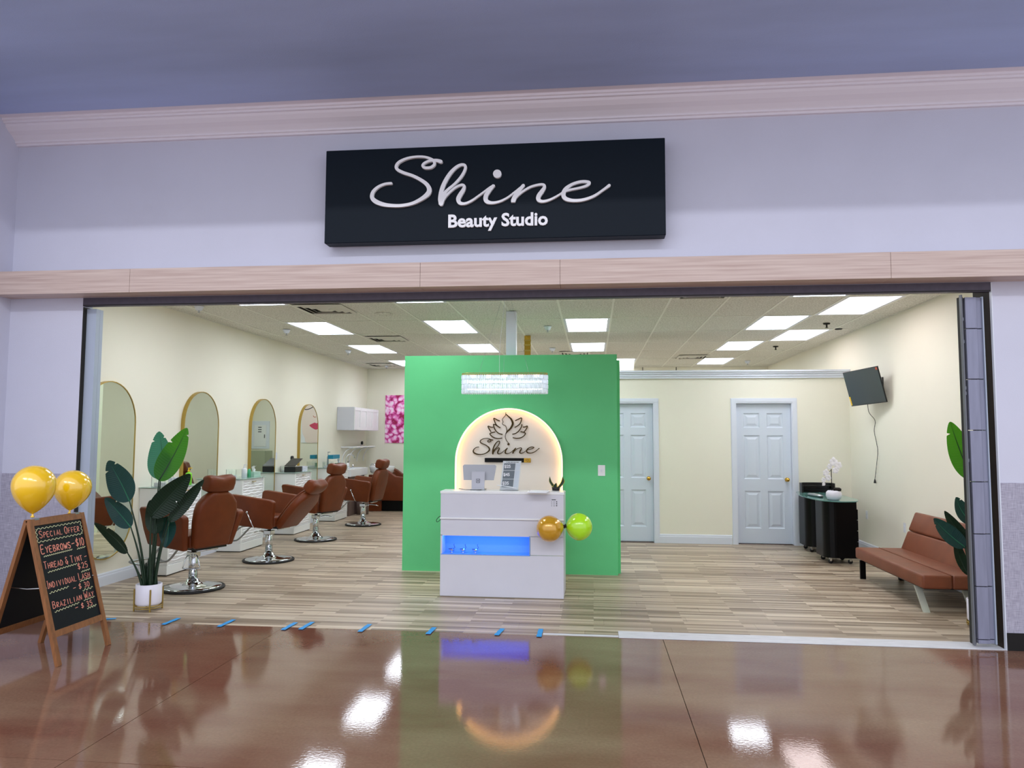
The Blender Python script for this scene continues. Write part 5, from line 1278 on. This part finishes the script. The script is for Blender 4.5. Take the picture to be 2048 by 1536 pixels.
def bop_pot(t, r=.107):
    MB().lathe([(r-.012, .05), (r-.004, .055), (r, .07), (r, .225), (r-.006, .228), (r-.010, .222), (r-.012, .2), (0, .2)], 36).build('pot', M['pot_white'], t)
    MB().lathe([(0, .195), (r-.012, .203)], 20).build('soil', M['soil'], t)
    st_ = MB()
    for k in range(4):
        a = PI/2*k-.9; x, y = (r+.006)*math.cos(a), (r+.006)*math.sin(a); st_.box(x-.005, x+.005, y-.005, y+.005, 0, .19)
    for z in (.045, .028): st_.tube([((r+.004)*math.cos(k*PI/12), (r+.004)*math.sin(k*PI/12), z) for k in range(24)], .004, 6, True)
    st_.tube([((r+.004)*math.cos(-.9), (r+.004)*math.sin(-.9), .045), (-(r+.004)*math.cos(-.9), -(r+.004)*math.sin(-.9), .045)], .004, 6)
    st_.tube([((r+.004)*math.cos(.67), (r+.004)*math.sin(.67), .045), (-(r+.004)*math.cos(.67), -(r+.004)*math.sin(.67), .045)], .004, 6)
    st_.build('plant_stand', M['gold'], t)
def stalk(t, p0, p1, bend=.0, r0=.010, r1=.005, bow=(0, 0, 0)):
    a = Vector(p0); b = Vector(p1); mid = (a+b)/2+Vector(bow)
    P = smooth_pts([tuple(a), tuple(a*.75+b*.25+Vector(bow)*.7), tuple(mid), tuple(a*.25+b*.75+Vector(bow)*.7), tuple(b)], 3)
    n_ = len(P); MB().tube(P, .01, 8, rs=[r0+(r1-r0)*i/(n_-1) for i in range(n_)]).build('stalk', M['stem'], t)
pl = thing('potted_plant', 'tall leafy plant in a white pot on a gold stand, left of the entrance', 'plant', (-3.88, .42, 0))
bop_pot(pl)
o_ = Vector((-3.88, .42, 0))
def P_(x, z, dy=0): return (x+3.88, dy, z)
LV = [  # base, tip, width, face, material, notches, stalk foot
 (P_(-4.06, .943, -.05), P_(-4.352, 1.294, .06), .235, (.25, -1, .2), 'leaf_teal', ((.86, 1, .5), (.8, -1, .4)), (-.02, -.01)),
 (P_(-4.032, .719, -.06), P_(-4.313, .97, -.02), .165, (.2, -1, .35), 'leaf_teal', ((.75, 1, .35),), (-.03, -.02)),
 (P_(-4.041, .501, -.08), P_(-4.351, .758, -.10), .125, (.5, -1, -.6), 'leaf_dark', ((.7, 1, .5),), (-.04, -.03)),
 (P_(-3.87, 1.13, .10), P_(-3.925, 1.56, .14), .27, (-.15, -1, .15), 'leaf_pale', ((.85, 1, .4), (.8, -1, .3)), (0, .05)),
 (P_(-3.842, 1.121, .03), P_(-3.634, 1.592, .10), .225, (.15, -1, -.1), 'leaf_green', ((.88, 1, .5), (.66, -1, .35)), (.0, .02)),
 (P_(-3.857, .809, -.05), P_(-3.545, 1.185, .02), .215, (.3, -1, -.35), 'leaf_dark', ((.45, 1, .4),), (.03, -.03)),
 (P_(-3.730, .76, .03), P_(-3.47, 1.13, .12), .12, (.3, -1, -.2), 'leaf_dark', ((.85, 1, .4),), (.045, .01)),
 (P_(-3.842, .655, .02), P_(-3.885, .955, -.02), .165, (.1, -1, .5), 'leaf_dark', (), (.01, .0)),
 (P_(-3.80, .80, .12), P_(-3.775, .53, .06), .165, (.1, -1, .3), 'leaf_teal', (), (.02, .03)),
]
for b, t_, w_, fc, mm, nt2, ft in LV:
    bop_leaf(pl, b, t_, w_, fc, M[mm], .03, nt2)
    stalk(pl, (ft[0], ft[1], .19), b, r0=.013, r1=.005, bow=((b[0]*-.12), 0, 0.0))
for k, (x, y, h) in enumerate([(-.035, 0, .40), (.0, -.02, .44), (.03, -.01, .36), (.05, .02, .33)]):
    MB().lathe([(.018, .19), (.016, h*.7), (.006, h), (0, h+.01)], 10, (x, y, 0)).build('sheath', M['leaf_dark'], pl)
pr_ = thing('potted_plant', 'leafy plant partly hidden behind the right shutter track, in front of the sofa', 'plant', (3.12, .66, 0))
bop_pot(pr_)
def Q_(x, z, dy=0): return (x-3.12, dy-.01, z)
for b, t_, w_, fc, mm, nt2 in [
 (Q_(3.075, 1.19), Q_(2.925, 1.66), .20, (-.25, -1, 0), 'leaf_green', ((.80, -1, .5), (.68, 1, .3), (.55, 1, .25))),
 (Q_(2.985, .647, -.04), Q_(2.745, .875, -.06), .15, (-.1, -1, .3), 'leaf_teal', ((.85, -1, .4),)),
 (Q_(3.085, .82, .04), Q_(2.972, 1.04, .05), .14, (.1, -1, .2), 'leaf_teal', ((.85, 1, .5),)),
 (Q_(3.07, .60, 0), Q_(2.865, .93, .02), .11, (-.1, -1, -.2), 'leaf_dark', ()),
 (Q_(3.15, .9, .1), Q_(3.3, 1.35, .15), .2, (.1, -1, 0), 'leaf_green', ()),
 (Q_(3.02, .42, .0), Q_(2.93, .72, .0), .10, (.1, -1, .2), 'leaf_dark', ())]:
    bop_leaf(pr_, b, t_, w_, fc, M[mm], .03, nt2)
    stalk(pr_, (b[0]*.3, b[1]*.3, .19), b, r0=.012, r1=.005)
